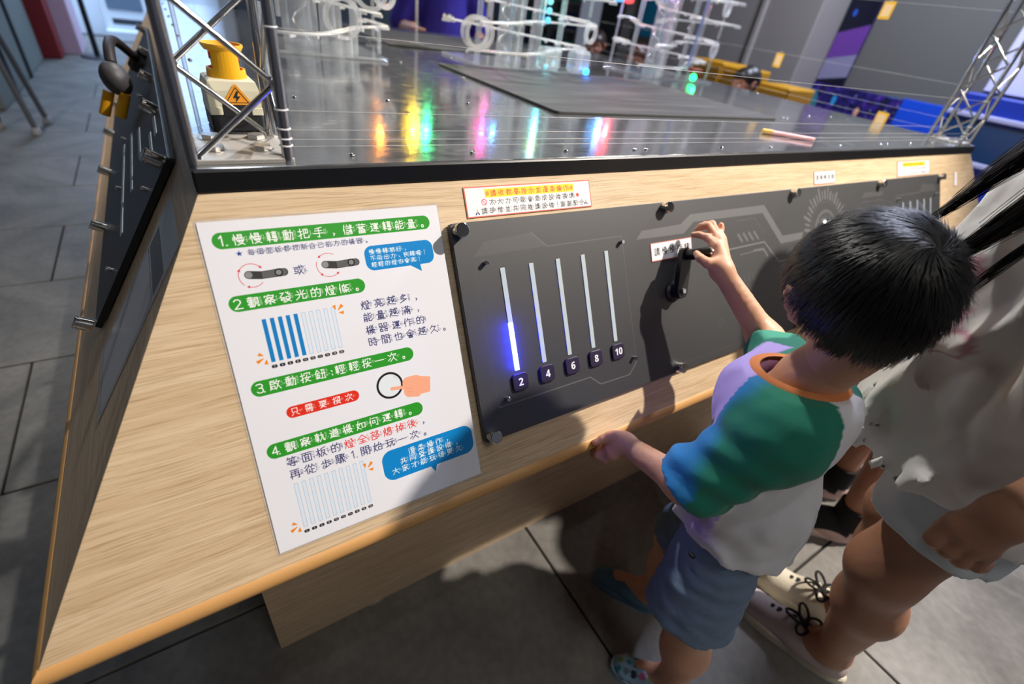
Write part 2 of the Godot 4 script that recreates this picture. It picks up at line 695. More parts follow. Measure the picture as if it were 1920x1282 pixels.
func room() -> void:
	var stone := StandardMaterial3D.new()
	var im := Image.create(512, 512, false, Image.FORMAT_RGB8)
	var n1 := noise(31, 0.01, 4)
	var n2 := noise(32, 0.09, 3)
	n1.fractal_gain = 0.55
	for y in 512:
		for x in 512:
			var a := TAU * x / 512.0
			var b := TAU * y / 512.0
			var v := 0.44 + 0.10 * n1.get_noise_3d(cos(a) * 90, sin(a) * 90 + cos(b) * 90, sin(b) * 90) + 0.04 * n2.get_noise_2d(x, y)
			im.set_pixel(x, y, Color(v * 1.02, v, v * 0.96))
	im.generate_mipmaps()
	stone.albedo_texture = ImageTexture.create_from_image(im)
	stone.roughness = 0.55
	stone.uv1_triplanar = true
	stone.uv1_world_triplanar = true
	stone.uv1_scale = Vector3(0.7, 0.7, 0.7)
	var fl := struct("floor", slab(Vector3(-3.2, FLOOR - 0.12, -9.8), Vector3(7.2, FLOOR - 0.012, 4.2)), mat("2c2b29", 0.9))
	# floor slabs of 1.2 by 0.6 metres with open joints
	var shapes := []
	for k in 2:
		var s := Soup.new()
		s.box(Transform3D(Basis(), Vector3.ZERO), Vector3(1.194, 0.012, 0.594), 0.002)
		shapes.append(s.mesh())
	var row := 0
	var z := 3.84
	while z > -9.8:
		var x := -2.406 - (0.6 if row % 2 else 0.0)
		while x < 7.0:
			var o := part(fl, "floor_tile", shapes[row % 2], stone)
			o.position = Vector3(x, FLOOR - 0.006, z)
			x += 1.2
		z -= 0.6
		row += 1
	var dark := mat("64645f", 0.8)
	struct("ceiling", slab(Vector3(-3.2, CEIL, -9.8), Vector3(7.2, CEIL + 0.15, 4.2)), mat("17171a", 0.95))
	struct("wall_front", slab(Vector3(-3.2, FLOOR, 4.1), Vector3(7.2, CEIL, 4.3)), mat("8b8a90", 0.9))
	struct("wall_left", slab(Vector3(-3.3, FLOOR, -9.8), Vector3(-3.1, CEIL, 4.3)), mat("6f6e70", 0.9))
	struct("wall_back", slab(Vector3(0.75, FLOOR, -6.3), Vector3(7.2, CEIL, -6.1)), mat("5a6670", 0.85))
	struct("wall_far", slab(Vector3(-3.3, FLOOR, -10.0), Vector3(2.0, CEIL, -9.8)), mat("e4ecf4", 0.8))
	struct("wall_passage", slab(Vector3(0.62, FLOOR, -9.8), Vector3(0.78, CEIL, -6.1)), mat("dfe8f0", 0.8))
	struct("wall_right", slab(Vector3(5.6, FLOOR, -6.2), Vector3(5.9, CEIL, 4.2)), dark)
	# grey pier with an upright joint before the right wall
	struct("trim_1", slab(Vector3(5.15, FLOOR, -4.9), Vector3(5.62, CEIL, -2.35), 0.01), mat("918c87", 0.85))
	struct("trim_2", slab(Vector3(5.12, FLOOR, -2.95), Vector3(5.16, CEIL, -2.90), 0.004), mat("a39e99", 0.8))
	# partition at the far left, grey-green, with its dark joints
	struct("wall_partition", slab(Vector3(-1.5, FLOOR, -7.35), Vector3(-1.12, CEIL, -4.9), 0.01), mat("7c8480", 0.8))
	struct("trim_3", slab(Vector3(-1.13, FLOOR, -6.3), Vector3(-1.10, CEIL, -6.24)), mat("30343a", 0.8))
	struct("trim_4", slab(Vector3(-1.13, FLOOR, -5.45), Vector3(-1.10, CEIL, -5.40)), mat("30343a", 0.8))
	struct("door_1", slab(Vector3(-1.25, FLOOR, -7.75), Vector3(-0.96, CEIL - 0.5, -7.4), 0.01), mat("8a1f22", 0.6))
	struct("trim_5", slab(Vector3(-1.2, FLOOR, -8.5), Vector3(-0.80, CEIL - 0.5, -7.8), 0.01), mat("e3c4d6", 0.7))


# ---------------------------------------------------------------- the console
func wood_quad(s: Soup, a: Vector3, b: Vector3, c: Vector3, d: Vector3, along: Vector3) -> void:
	s.quad(a, b, c, d)
	var m := (c - a).cross(d - b).normalized()
	var up := m.cross(along).normalized()
	for k in 4:
		var j := s.v.size() - 4 + k
		s.t[j] = Vector2(s.v[j].dot(along), -s.v[j].dot(up))


func console() -> void:
	var o := thing("exhibit_console", "large light oak console with sloping sides, black rim and metal top, under the marble runs", "exhibit table", Vector3(0, FLOOR, 0))
	var run := 0.4745
	var dz := run * 0.5
	var dy := -run * 0.8660254
	var dx := 0.2513
	var t := [Vector3(0, 0, 0), Vector3(WID, 0, 0), Vector3(WID, 0, -DEEP), Vector3(0, 0, -DEEP)]
	var b := [Vector3(-dx, dy, dz), Vector3(WID + dx, dy, dz), Vector3(WID + dx, dy, -DEEP - dz), Vector3(-dx, dy, -DEEP - dz)]
	for k in 4:
		var j := (k + 1) % 4
		var s := Soup.new()
		var along: Vector3 = (t[j] - t[k]).normalized()
		wood_quad(s, b[k], b[j], t[j], t[k], along)
		# the board's back, 18 mm inside
		var inn: Vector3 = -(b[j] - b[k]).cross(t[k] - b[k]).normalized() * 0.018
		s.quad(t[k] + inn, t[j] + inn, b[j] + inn, b[k] + inn)
		part(o, ["front_board", "right_board", "rear_board", "left_board"][k], s, oak, ["sloping front oak board", "", "", ""][k])
	# half-round nosing along the lower edges
	for k in 4:
		var j := (k + 1) % 4
		var s := Soup.new()
		var d: Vector3 = (b[j] - b[k]).normalized()
		var out := Vector3(d.z, 0, -d.x) * -1.0
		var prof := []
		for q in 10:
			var w := deg_to_rad(62.0 - q * 19.0)
			prof.append(out * (cos(w) * 0.016 - 0.0075) + Vector3(0, sin(w) * 0.016 - 0.0125, 0))
		prof.append(out * -0.035 + Vector3(0, -0.0275, 0))
		prof.append(out * -0.03 + Vector3(0, 0.0, 0))
		for q in prof.size():
			var p: Vector3 = prof[q]
			var p_2: Vector3 = prof[(q + 1) % prof.size()]
			# the bars are mitred at the corners
			var ea := -d * out_len(p, out)
			var eb := d * out_len(p, out)
			var ea2 := -d * out_len(p_2, out)
			var eb2 := d * out_len(p_2, out)
			var first := s.v.size()
			wood_quad(s, b[k] + p_2 + ea2, b[j] + p_2 + eb2, b[j] + p + eb, b[k] + p + ea, d)
			if q < 10:
				for m in 4:
					var src := p_2 if m < 2 else p
					var nn := (src + out * 0.0075 + Vector3(0, 0.0125, 0)).normalized()
					s.n[first + m] = nn
		part(o, "edge_nosing", s, oak_edge, "rounded golden edge nosing")
	# recessed plinth
	var pl := Soup.new()
	var c := [Vector3(-0.062, 0, 0.058), Vector3(WID + 0.062, 0, 0.058), Vector3(WID + 0.062, 0, -DEEP - 0.058), Vector3(-0.062, 0, -DEEP - 0.058)]
	for k in 4:
		var j := (k + 1) % 4
		wood_quad(pl, c[k] + Vector3(0, FLOOR, 0), c[j] + Vector3(0, FLOOR, 0), c[j] + Vector3(0, dy - 0.02, 0), c[k] + Vector3(0, dy - 0.02, 0), (c[j] - c[k]).normalized())
	part(o, "plinth", pl, oak, "recessed oak plinth")
	var under := Soup.new()
	under.quad(b[3] + Vector3(0.01, -0.012, 0.01), b[2] + Vector3(-0.01, -0.012, 0.01), b[1] + Vector3(-0.01, -0.012, -0.01), b[0] + Vector3(0.01, -0.012, -0.01))
	part(o, "underside", under, mat("8d7350", 0.8))
	# black rim: four bevelled bars
	var h := 0.0265
	var rim := [[Vector3(-0.001, 0, -0.018), Vector3(WID + 0.001, h, 0.0015)], [Vector3(-0.001, 0, -DEEP - 0.0015), Vector3(WID + 0.001, h, -DEEP + 0.018)], [Vector3(-0.0015, 0, -DEEP + 0.018), Vector3(0.018, h, -0.018)], [Vector3(WID - 0.018, 0, -DEEP + 0.018), Vector3(WID + 0.0015, h, -0.018)]]
	for r in rim:
		part(o, "rim_bar", slab(r[0], r[1], 0.0022), black_paint, "black rim bar")
	var top := Soup.new()
	top.box(Transform3D(Basis(), Vector3(WID / 2, h - 0.001, -DEEP / 2)), Vector3(WID - 0.008, 0.004, DEEP - 0.008), 0.001)
	for k in top.v.size():
		top.t[k] = Vector2(top.v[k].x, top.v[k].z)
	part(o, "metal_top", top, alu, "brushed metal top sheet")
	# domed screws round the sheet
	var sc := Soup.new()
	sc.lathe(Transform3D(), p2([0.0045, 0.0, 0.0045, 0.0012, 0.0034, 0.0028, 0.0015, 0.0036, 0.0, 0.0038]), 10, true)
	var sm := sc.mesh()
	var spots := []
	for x in [0.186, 0.37, 0.554, 0.721, 0.752, 0.989, 1.18, 1.513, 1.76, 1.80, 1.967, 2.142, 2.30]:
		spots.append(Vector3(x, 0, -0.037))
	for x in [0.19, 0.367, 0.551, 1.99, 2.15, 2.28]:
		spots.append(Vector3(x, 0, -0.398))
	for zz in [-0.75, -0.9, -1.15, -1.4, -1.65, -1.9, -2.15]:
		spots.append(Vector3(2.40, 0, zz))
		spots.append(Vector3(0.05, 0, zz))
	for q in [[0.62, -0.98], [0.72, -0.75], [0.66, -1.3], [0.45, -1.45], [0.70, -1.52], [1.6, -1.455], [1.75, -0.36], [1.78, -0.36], [0.9, -1.2], [1.4, -1.2]]:
		spots.append(Vector3(q[0], 0, q[1]))
	for p in spots:
		var m := part(o, "screw", sm, chrome)
		m.position += Vector3(p.x, h + 0.001, p.z)


func out_len(p: Vector3, out: Vector3) -> float:
	return p.dot(out)


# ---------------------------------------------------------------- the crank board on the front
func knob(o: Node3D, x: Transform3D, r: float, h: float, called := "standoff") -> void:
	var s := Soup.new()
	s.lathe(x * Transform3D(Basis(Vector3.RIGHT, PI / 2), Vector3.ZERO), p2([r, 0.0, r, h * 0.75, r * 0.92, h * 0.78, r * 0.92, h * 0.84, r, h * 0.87, r, h * 0.96, r * 0.9, h, 0.0, h]), 20)
	part(o, called, s, chrome, "polished steel stud")


func text_mesh(t: String, size: float, deep: float) -> TextMesh:
	var m := TextMesh.new()
	var f := SystemFont.new()
	f.font_names = PackedStringArray(["Droid Sans"])
	f.font_weight = 700
	m.font = f
	m.text = t
	m.font_size = 64
	m.pixel_size = size / 46.0
	m.depth = deep
	m.curve_step = 1.0
	return m


func board_print(w: float, h: float) -> Image:
	var s := Press.new(w, h, 1.1, Color("1e2022"))
	var a := Color("555657")
	var b := Color("646566")
	var dim := Color("35373a")
	var V := func(list: Array) -> Array:
		var o := []
		for k in list.size() / 2:
			o.append(Vector2(list[2 * k] - 298.0, list[2 * k + 1] - 62.0))
		return o
	for mir in 2:
		# the right half repeats the frame of bars mirrored
		var M := func(list: Array) -> Array:
			var o := []
			for q in V.call(list):
				o.append(q if mir == 0 else Vector2(w - q.x, q.y))
			return o
		s.poly(M.call([328, 114, 350, 93, 438, 88, 466, 113]), Color("343333"))
		s.line(M.call([438, 88, 466, 113, 635, 114]), 1.1, b)
		s.line(M.call([328, 114, 331, 353]), 0.7, dim)
		s.line(M.call([331, 353, 523, 353, 546, 372, 619, 373, 640, 353]), 1.3, Color("7a7b7c"))
		s.line(M.call([640, 353, 635, 114]), 0.7, b)
	s.poly(V.call([671, 125, 688, 110, 797, 108, 829, 91, 1089, 91, 1159, 168, 1252, 168, 1243, 185, 1150, 186, 1081, 109, 838, 107, 805, 127]), a)
	s.line(V.call([946, 176, 1082, 174, 1139, 227, 1201, 227]), 3.5, b)
	s.disc(V.call([942, 178])[0], 8.0, a)
	for k in 4:
		s.line(V.call([985 + 20 * k, 148, 997 + 20.5 * k, 163]), 7, a)
	s.line(V.call([989, 192, 1040, 191]), 2.5, a)
	s.line(V.call([1040, 189, 1078, 190, 1092, 207]), 6, a)
	s.line(V.call([982, 118, 1049, 117, 1072, 143]), 2.4, dim)
	s.ring(V.call([1080, 150])[0], 5, 1.5, dim)
	# dial round the button
	var mid: Vector2 = V.call([1362, 178])[0]
	s.ring(mid, 52, 9, Color("474546"))
	s.ring(mid, 40, 2, dim)
	for k in 21:
		var d := Vector2.from_angle(-PI * (0.04 + 0.92 * k / 20.0))
		s.stroke(mid + d * 84, mid + d * (102 if k % 3 else 112), 5.0 if k % 2 else 7.5, a)
		s.stroke(mid + d * 74, mid + d * 77, 4.0, dim)
	s.poly(V.call([1577, 92, 1697, 94, 1684, 107, 1563, 106]), Color("383839"))
	s.line(V.call([1520, 150, 1562, 118, 1690, 118, 1730, 150]), 3, dim)
	s.line(V.call([1560, 136, 1690, 136]), 2.4, dim)
	# lower traces
	s.line(V.call([960, 262, 1010, 262, 1050, 300, 1300, 300]), 2.0, dim)
	s.ring(V.call([905, 330])[0], 8, 2, dim)
	for k in 5:
		s.line(V.call([965 + 16 * k, 240, 968 + 16 * k, 252]), 4, dim)
	s.line(V.call([700, 388, 1020, 388, 1050, 372, 1480, 372]), 1.6, dim)
	return s.im


func front_board() -> void:
	var w := 1.826
	var h := 0.341
	var o := thing("control_board", "long dark grey crank board with light bars and printed traces on the console's front slope", "control panel", F(0.298 + w / 2, 0.062 + h / 2, 0))
	var s := Soup.new()
	s.plate(FX(0.298 + w / 2, 0.062 + h / 2, 0.003), rounded(w, h, 0.004, 3), 0.009, 0.0008)
	var m := printed(board_print(w * 1000, h * 1000), 0.56)
	m.metallic_specular = 0.72
	part(o, "board", s, m)
	for u in [0.310, 0.753, 1.207, 1.667, 2.11]:
		for d in [0.0735, 0.3925]:
			knob(o, FX(u, d, 0.012), 0.0105, 0.017)
	var frosted := mat("b6c4c8", 0.5)
	for side in 2:
		for k in 5:
			var u := 0.3745 + 0.0544 * k if side == 0 else 1.828 + 0.0530 * k
			var bar := Soup.new()
			if side == 0 and k == 0:
				bar.plate(FX(u, 0.1795, 0.012), rounded(0.0088, 0.087, 0.001, 2), 0.0012, 0.0003)
				part(o, "light_bar", bar, frosted)
				var lit := Soup.new()
				lit.plate(FX(u, 0.2625, 0.012), rounded(0.0088, 0.079, 0.001, 2), 0.0012, 0.0003)
				part(o, "light_bar", lit, glow("8fb0ff", 5.0, "b6c4c8"), "lower half lit bright blue")
				for q in 4:
					var l := OmniLight3D.new()
					l.name = "bar_glow"
					l.light_color = Color(0.10, 0.16, 1.0)
					l.light_energy = 0.0032
					l.light_size = 0.004
					l.omni_range = 1.0
					l.omni_attenuation = 2.0
					l.shadow_enabled = true
					o.add_child(l, true)
					l.position = whole(o).affine_inverse() * F(u, 0.233 + 0.02 * q, 0.020)
			else:
				bar.plate(FX(u, 0.2190, 0.012), rounded(0.0088, 0.166, 0.001, 2), 0.0012, 0.0003)
				part(o, "light_bar", bar, frosted if side == 0 else mat("8d9aa6", 0.5))
			var key := Soup.new()
			key.plate(FX(u + 0.001, 0.3215, 0.012), rounded(0.030, 0.029, 0.007, 5), 0.0045, 0.001)
			var kp := part(o, "number_plate", key, mat("2a2238", 0.4), "raised plate numbered %d" % (2 * (k + 1)))
			var num := part(kp, "number", text_mesh(str(2 * (k + 1)), 0.0125, 0.0006), mat("f2f2f4", 0.6))
			num.transform = whole(kp).affine_inverse() * FX(u + 0.001, 0.3215, 0.0168)
		for q in [[0.345, 0.125], [0.629, 0.125], [0.347, 0.342], [0.632, 0.343]]:
			knob(o, FX(q[0] if side == 0 else 2.42 - q[0], q[1], 0.012), 0.0035, 0.009, "small_screw")
	# start button in the dial
	var bt := Soup.new()
	bt.lathe(FX(1.362, 0.178, 0.012) * Transform3D(Basis(Vector3.RIGHT, PI / 2), Vector3.ZERO), p2([0.033, 0.0, 0.033, 0.006, 0.030, 0.008, 0.027, 0.008, 0.026, 0.004]), 28)
	var bp := part(o, "button_ring", bt, chrome, "chrome ring of the start button")
	var cap := Soup.new()
	cap.lathe(FX(1.362, 0.178, 0.012) * Transform3D(Basis(Vector3.RIGHT, PI / 2), Vector3.ZERO), p2([0.026, 0.0, 0.026, 0.010, 0.022, 0.0135, 0.0, 0.015]), 28, true)
	part(bp, "button_cap", cap, mat("c8cdd0", 0.25))
	# the crank
	var c := thing("hand_crank", "black hand crank with round grip held by the boy on the front crank board", "crank", F(0.757, 0.236, 0.012))
	var base := Soup.new()
	base.lathe(FX(0.757, 0.236, 0.012) * Transform3D(Basis(Vector3.RIGHT, PI / 2), Vector3.ZERO), p2([0.021, 0.0, 0.021, 0.004, 0.015, 0.007, 0.015, 0.02, 0.0, 0.02]), 24)
	part(c, "hub", base, mat("141416", 0.4))
	var arm := Soup.new()
	var a := Vector2(0.757, -0.236)
	var e := Vector2(0.779, -0.168)
	var dir := (e - a).normalized()
	var x := Transform3D(Basis(Vector3(dir.y, 0, 0) + -SLOPE * -dir.x, Vector3(dir.x, 0, 0) + -SLOPE * dir.y, OUT), F((a.x + e.x) / 2, -(a.y + e.y) / 2, 0.026))
	arm.plate(x, rounded(0.028, (e - a).length() + 0.028, 0.0139, 8), 0.011, 0.0025)
	part(c, "arm", arm, mat("131315", 0.42))
	knob(c, FX(0.757, 0.236, 0.036), 0.005, 0.006, "hub_bolt")
	var grip := Soup.new()
	grip.lathe(FX(0.779, 0.168, 0.037) * Transform3D(Basis(Vector3.RIGHT, PI / 2), Vector3.ZERO), p2([0.008, 0.0, 0.011, 0.004, 0.0115, 0.03, 0.0115, 0.056, 0.010, 0.060]), 22, true)
	part(c, "grip", grip, mat("101012", 0.35))
	var end := Soup.new()
	end.lathe(FX(0.779, 0.168, 0.096) * Transform3D(Basis(Vector3.RIGHT, PI / 2), Vector3.ZERO), p2([0.0105, 0.0, 0.0105, 0.004, 0.0085, 0.0052, 0.006, 0.0052, 0.005, 0.004, 0.003, 0.004, 0.003, 0.0055, 0.0, 0.0055]), 20)
	part(c, "end_cap", end, chrome, "bright steel end cap")


func left_board() -> void:
	var o := thing("control_board", "dark grey crank board with long light bars on the console's left slope", "control panel", L(0.95, 0.18, 0))
	var s := Soup.new()
	s.plate(LX(0.205 + 0.76, 0.178, 0.003), rounded(1.52, 0.30, 0.004, 3), 0.009, 0.0008)
	part(o, "board", s, mat("151617", 0.5))
	for q in [[0.23, 0.34], [0.575, 0.318], [0.93, 0.318], [0.225, 0.044], [0.53, 0.04], [0.83, 0.04], [1.2, 0.04], [1.3, 0.318], [1.7, 0.04], [1.7, 0.318]]:
		knob(o, LX(q[0], q[1], 0.012), 0.0105, 0.024)
	for q in [[0.876, 0.207], [0.575, 0.225], [0.25, 0.10], [0.26, 0.25], [0.9, 0.1]]:
		knob(o, LX(q[0], q[1], 0.012), 0.0035, 0.009, "small_screw")
	for q in [[0.32, 0.84, 0.212], [0.41, 0.79, 0.165], [0.475, 0.68, 0.122], [0.33, 0.48, 0.074], [0.40, 0.52, 0.052]]:
		var b := Soup.new()
		b.plate(LX((q[0] + q[1]) / 2, q[2], 0.012), rounded(q[1] - q[0], 0.009, 0.001, 2), 0.0014, 0.0003)
		part(o, "light_bar", b, mat("aab4b8", 0.5))
	# cord with a grey knob and two yellow tips standing off that board
	var c := thing("cord_plug", "black cord with a grey knob and two yellow tips hanging off the left crank board", "cord", L(1.22, 0.1, 0.012))
	var r0 := L(1.22, 0.075, 0.012)
	var kn := Vector3(-0.098, -0.035, -0.86)
	var cord := Soup.new()
	var pts := PackedVector3Array()
	var cv := Curve3D.new()
	cv.add_point(r0, Vector3.ZERO, LOUT * 0.05 + Vector3(0, 0.03, 0.06))
	cv.add_point(kn + Vector3(0.0, 0.028, 0.0), Vector3(0.0, 0.07, -0.10), Vector3.ZERO)
	for k in 17:
		pts.append(cv.sample(0, k / 16.0))
	cord.tube(pts, rr([0.011]), 10)
	part(c, "cord", cord, mat("1b1218", 0.6))
	var nut := Soup.new()
	nut.lathe(Transform3D(Basis(LOUT.cross(Vector3.BACK).normalized(), LOUT, Vector3.BACK), r0), p2([0.03, 0.0, 0.03, 0.02, 0.02, 0.03, 0.0, 0.03]), 18)
	part(c, "socket", nut, mat("1d1d20", 0.5))
	var kb := Soup.new()
	kb.ball(kn, Vector3(0.028, 0.036, 0.036), Basis(Vector3.BACK, 0.3), 10)
	part(c, "knob", kb, mat("47474a", 0.5))
	for k in 2:
		var tip := Soup.new()
		var q := kn + Vector3(-0.020 + 0.030 * k, -0.026, 0.02 * k)
		tip.tube(pv([q, q + Vector3(-0.022, -0.05, 0.0)]), rr([0.0105]), 12)
		part(c, "tip", tip, mat("d99e10", 0.45), "yellow tip")

# ---------------------------------------------------------------- printing: flat shapes drawn into an Image, measured in millimetres
class Press:
	var im: Image
	var k := 1.0
	var w := 0
	var h := 0

	func _init(width: float, height: float, per_mm: float, paper: Color) -> void:
		k = per_mm
		w = int(round(width * k))
		h = int(round(height * k))
		im = Image.create(w, h, false, Image.FORMAT_RGB8)
		im.fill(paper)

	func dot(x: int, y: int, c: Color, a: float) -> void:
		if x >= 0 and y >= 0 and x < w and y < h and a > 0.0:
			im.set_pixel(x, y, im.get_pixel(x, y).lerp(c, minf(a, 1.0)))

	func stroke(p: Vector2, q: Vector2, wide: float, c: Color) -> void:
		p *= k
		q *= k
		var r := wide * k / 2
		var d := q - p
		var l := maxf(d.length_squared(), 1e-6)
		for y in range(int(minf(p.y, q.y) - r - 1), int(maxf(p.y, q.y) + r + 2)):
			for x in range(int(minf(p.x, q.x) - r - 1), int(maxf(p.x, q.x) + r + 2)):
				var u := Vector2(x + 0.5, y + 0.5) - p
				dot(x, y, c, r + 0.5 - (u - d * clampf(u.dot(d) / l, 0, 1)).length())

	func line(pts: Array, wide: float, c: Color) -> void:
		for j in pts.size() - 1:
			stroke(pts[j], pts[j + 1], wide, c)

	func pill(x0: float, y0: float, x1: float, y1: float, r: float, c: Color, frame := 0.0, inner := Color.WHITE) -> void:
		var mid := Vector2(x0 + x1, y0 + y1) / 2 * k
		var half := Vector2(x1 - x0, y1 - y0) / 2 * k - Vector2.ONE * r * k
		for y in range(int(y0 * k) - 1, int(y1 * k) + 2):
			for x in range(int(x0 * k) - 1, int(x1 * k) + 2):
				var u := (Vector2(x + 0.5, y + 0.5) - mid).abs() - half
				var d := u.max(Vector2.ZERO).length() + minf(maxf(u.x, u.y), 0.0) - r * k
				dot(x, y, c, 0.5 - d)
				if frame > 0.0:
					dot(x, y, inner, 0.5 - d - frame * k)

	func poly(list: Array, c: Color) -> void:
		var pts := PackedVector2Array()
		var lo := Vector2(INF, INF)
		var hi := -lo
		for p in list:
			pts.append(p * k)
			lo = lo.min(p * k)
			hi = hi.max(p * k)
		for y in range(int(lo.y) - 1, int(hi.y) + 2):
			for x in range(int(lo.x) - 1, int(hi.x) + 2):
				var a := 0.0
				for s in 4:
					if Geometry2D.is_point_in_polygon(Vector2(x + 0.25 + 0.5 * (s & 1), y + 0.25 + 0.5 * (s >> 1)), pts):
						a += 0.25
				dot(x, y, c, a)

	func ring(at: Vector2, r: float, wide: float, c: Color) -> void:
		for y in range(int((at.y - r - wide) * k), int((at.y + r + wide) * k) + 2):
			for x in range(int((at.x - r - wide) * k), int((at.x + r + wide) * k) + 2):
				dot(x, y, c, wide * k / 2 + 0.5 - absf((Vector2(x + 0.5, y + 0.5) - at * k).length() - r * k))

	func disc(at: Vector2, r: float, c: Color) -> void:
		ring(at, r / 2, r, c)

	func glyph(ch: String, at: Vector2, size: Vector2, wide: float, c: Color) -> void:
		for s in SIGN[ch].split("|")[0].split(","):
			if s.contains("@"):
				var b: String = s.split("@")[1]
				var a := Vector2(b[0].hex_to_int(), b[1].hex_to_int()) / 15.0
				var e := Vector2(b[2].hex_to_int(), b[3].hex_to_int()) / 15.0
				glyph(s.split("@")[0], at + a * size, (e - a) * size, wide, c)
				continue
			var pts := []
			for j in s.length() / 2:
				pts.append(at + Vector2(s[2 * j].hex_to_int(), s[2 * j + 1].hex_to_int()) / 15.0 * size)
			line(pts, wide, c)

	# one row of signs; xs are the middles; their readings stand small at the right
	func row(text: String, x0: float, y0: float, step: float, size: float, c: Color, weight := 0.085, reading := true, rise := 0.0) -> void:
		for j in text.length():
			var ch := text[j]
			if not SIGN.has(ch):
				continue
			var mid := Vector2(x0 + step * j, y0 + rise * j)
			glyph(ch, mid - Vector2.ONE * size / 2, Vector2.ONE * size, size * weight, c)
			if not reading or not SIGN[ch].contains("|"):
				continue
			var z: String = SIGN[ch].split("|")[1]
			var tone := ""
			if "ˊˇˋ˙".contains(z[z.length() - 1]):
				tone = z[z.length() - 1]
				z = z.left(z.length() - 1)
			var q := size * 0.27
			var left := mid.x + size * 0.54
			for m in z.length():
				glyph(z[m], Vector2(left, mid.y + (m - z.length() / 2.0) * q * 1.06), Vector2.ONE * q, q * 0.11, c)
			if tone == "˙":
				glyph(tone, Vector2(left, mid.y - (z.length() / 2.0 + 0.7) * q), Vector2.ONE * q * 0.8, q * 0.14, c)
			elif tone:
				glyph(tone, Vector2(left + q * 1.0, mid.y + (z.length() / 2.0 - 1.2) * q), Vector2.ONE * q * 0.75, q * 0.11, c)


func burst(s: Press, at: Vector2, turn: float, c: Color) -> void:
	for j in 3:
		var d := Vector2.from_angle(turn + (j - 1) * 0.95)
		var o := Vector2(-d.y, d.x)
		s.poly([at + d * 3.5 - o * 0.3, at + d * (12.5 if j == 1 else 9.5) - o * 2.6, at + d * (12.5 if j == 1 else 9.5) + o * 2.0, at + d * 3.5 + o * 0.3], c)


func lever(s: Press, x: float, y: float) -> void:
	var ink := Color("3a3a3c")
	s.line([Vector2(x, y), Vector2(x + 13, y + 2)], 9.4, Color("2a2a2b"))
	s.line([Vector2(x, y), Vector2(x + 13, y + 2)], 8.0, ink)
	s.poly([Vector2(x + 13, y - 2.4), Vector2(x + 36, y - 3.5), Vector2(x + 36, y + 6.4), Vector2(x + 13, y + 6.6)], Color("2a2a2b"))
	s.poly([Vector2(x + 14, y - 1.7), Vector2(x + 36, y - 2.8), Vector2(x + 36, y + 5.7), Vector2(x + 14, y + 5.9)], Color("606062"))
	s.line([Vector2(x + 36, y + 1.5), Vector2(x + 39, y + 1.5)], 9.4, Color("3a3a3c"))
	s.line([Vector2(x + 33, y + 1.5), Vector2(x + 38.5, y + 1.5)], 8.2, Color("606062"))
	s.disc(Vector2(x, y), 4.0, Color("8f8f93"))
	s.disc(Vector2(x + 33, y + 1.2), 4.8, Color("1c1c1e"))
	s.disc(Vector2(x + 33, y + 1.2), 3.2, Color("8a8a90"))


func arrow_arc(s: Press, at: Vector2, r: float, a0: float, a1: float) -> void:
	var red := Color("d8202c")
	var pts := []
	for j in 13:
		pts.append(at + Vector2.from_angle(lerpf(a0, a1, j / 12.0)) * r)
	s.line(pts, 0.6, red)
	var d: Vector2 = (pts[12] - pts[11]).normalized()
	var o := Vector2(-d.y, d.x)
	s.poly([pts[12] + d * 3.4, pts[12] - o * 1.7, pts[12] + o * 1.7], red)


func gauge(s: Press, x: float, y0: float, y1: float, yk: float, full: int, step: float) -> void:
	for j in 10:
		var m := x + step * j
		if j < full:
			s.pill(m - 2.4, y0, m + 2.4, y1, 0.05, Color("1580c8"))
		else:
			s.pill(m - 2.4, y0, m + 2.4, y1, 0.05, Color("4a9cd2"), 0.28, Color("dfe9f5"))
		s.pill(m - 3.3, yk - 2.0, m + 3.3, yk + 2.0, 1.8, Color("26262c"))
		var t := str(2 * (j + 1))
		for q in t.length():
			s.glyph(t[q] if SIGN.has(t[q]) else "0", Vector2(m - 1.05 + (q - (t.length() - 1) / 2.0) * 1.7, yk - 1.1), Vector2(2.1, 2.2), 0.3, Color.WHITE)


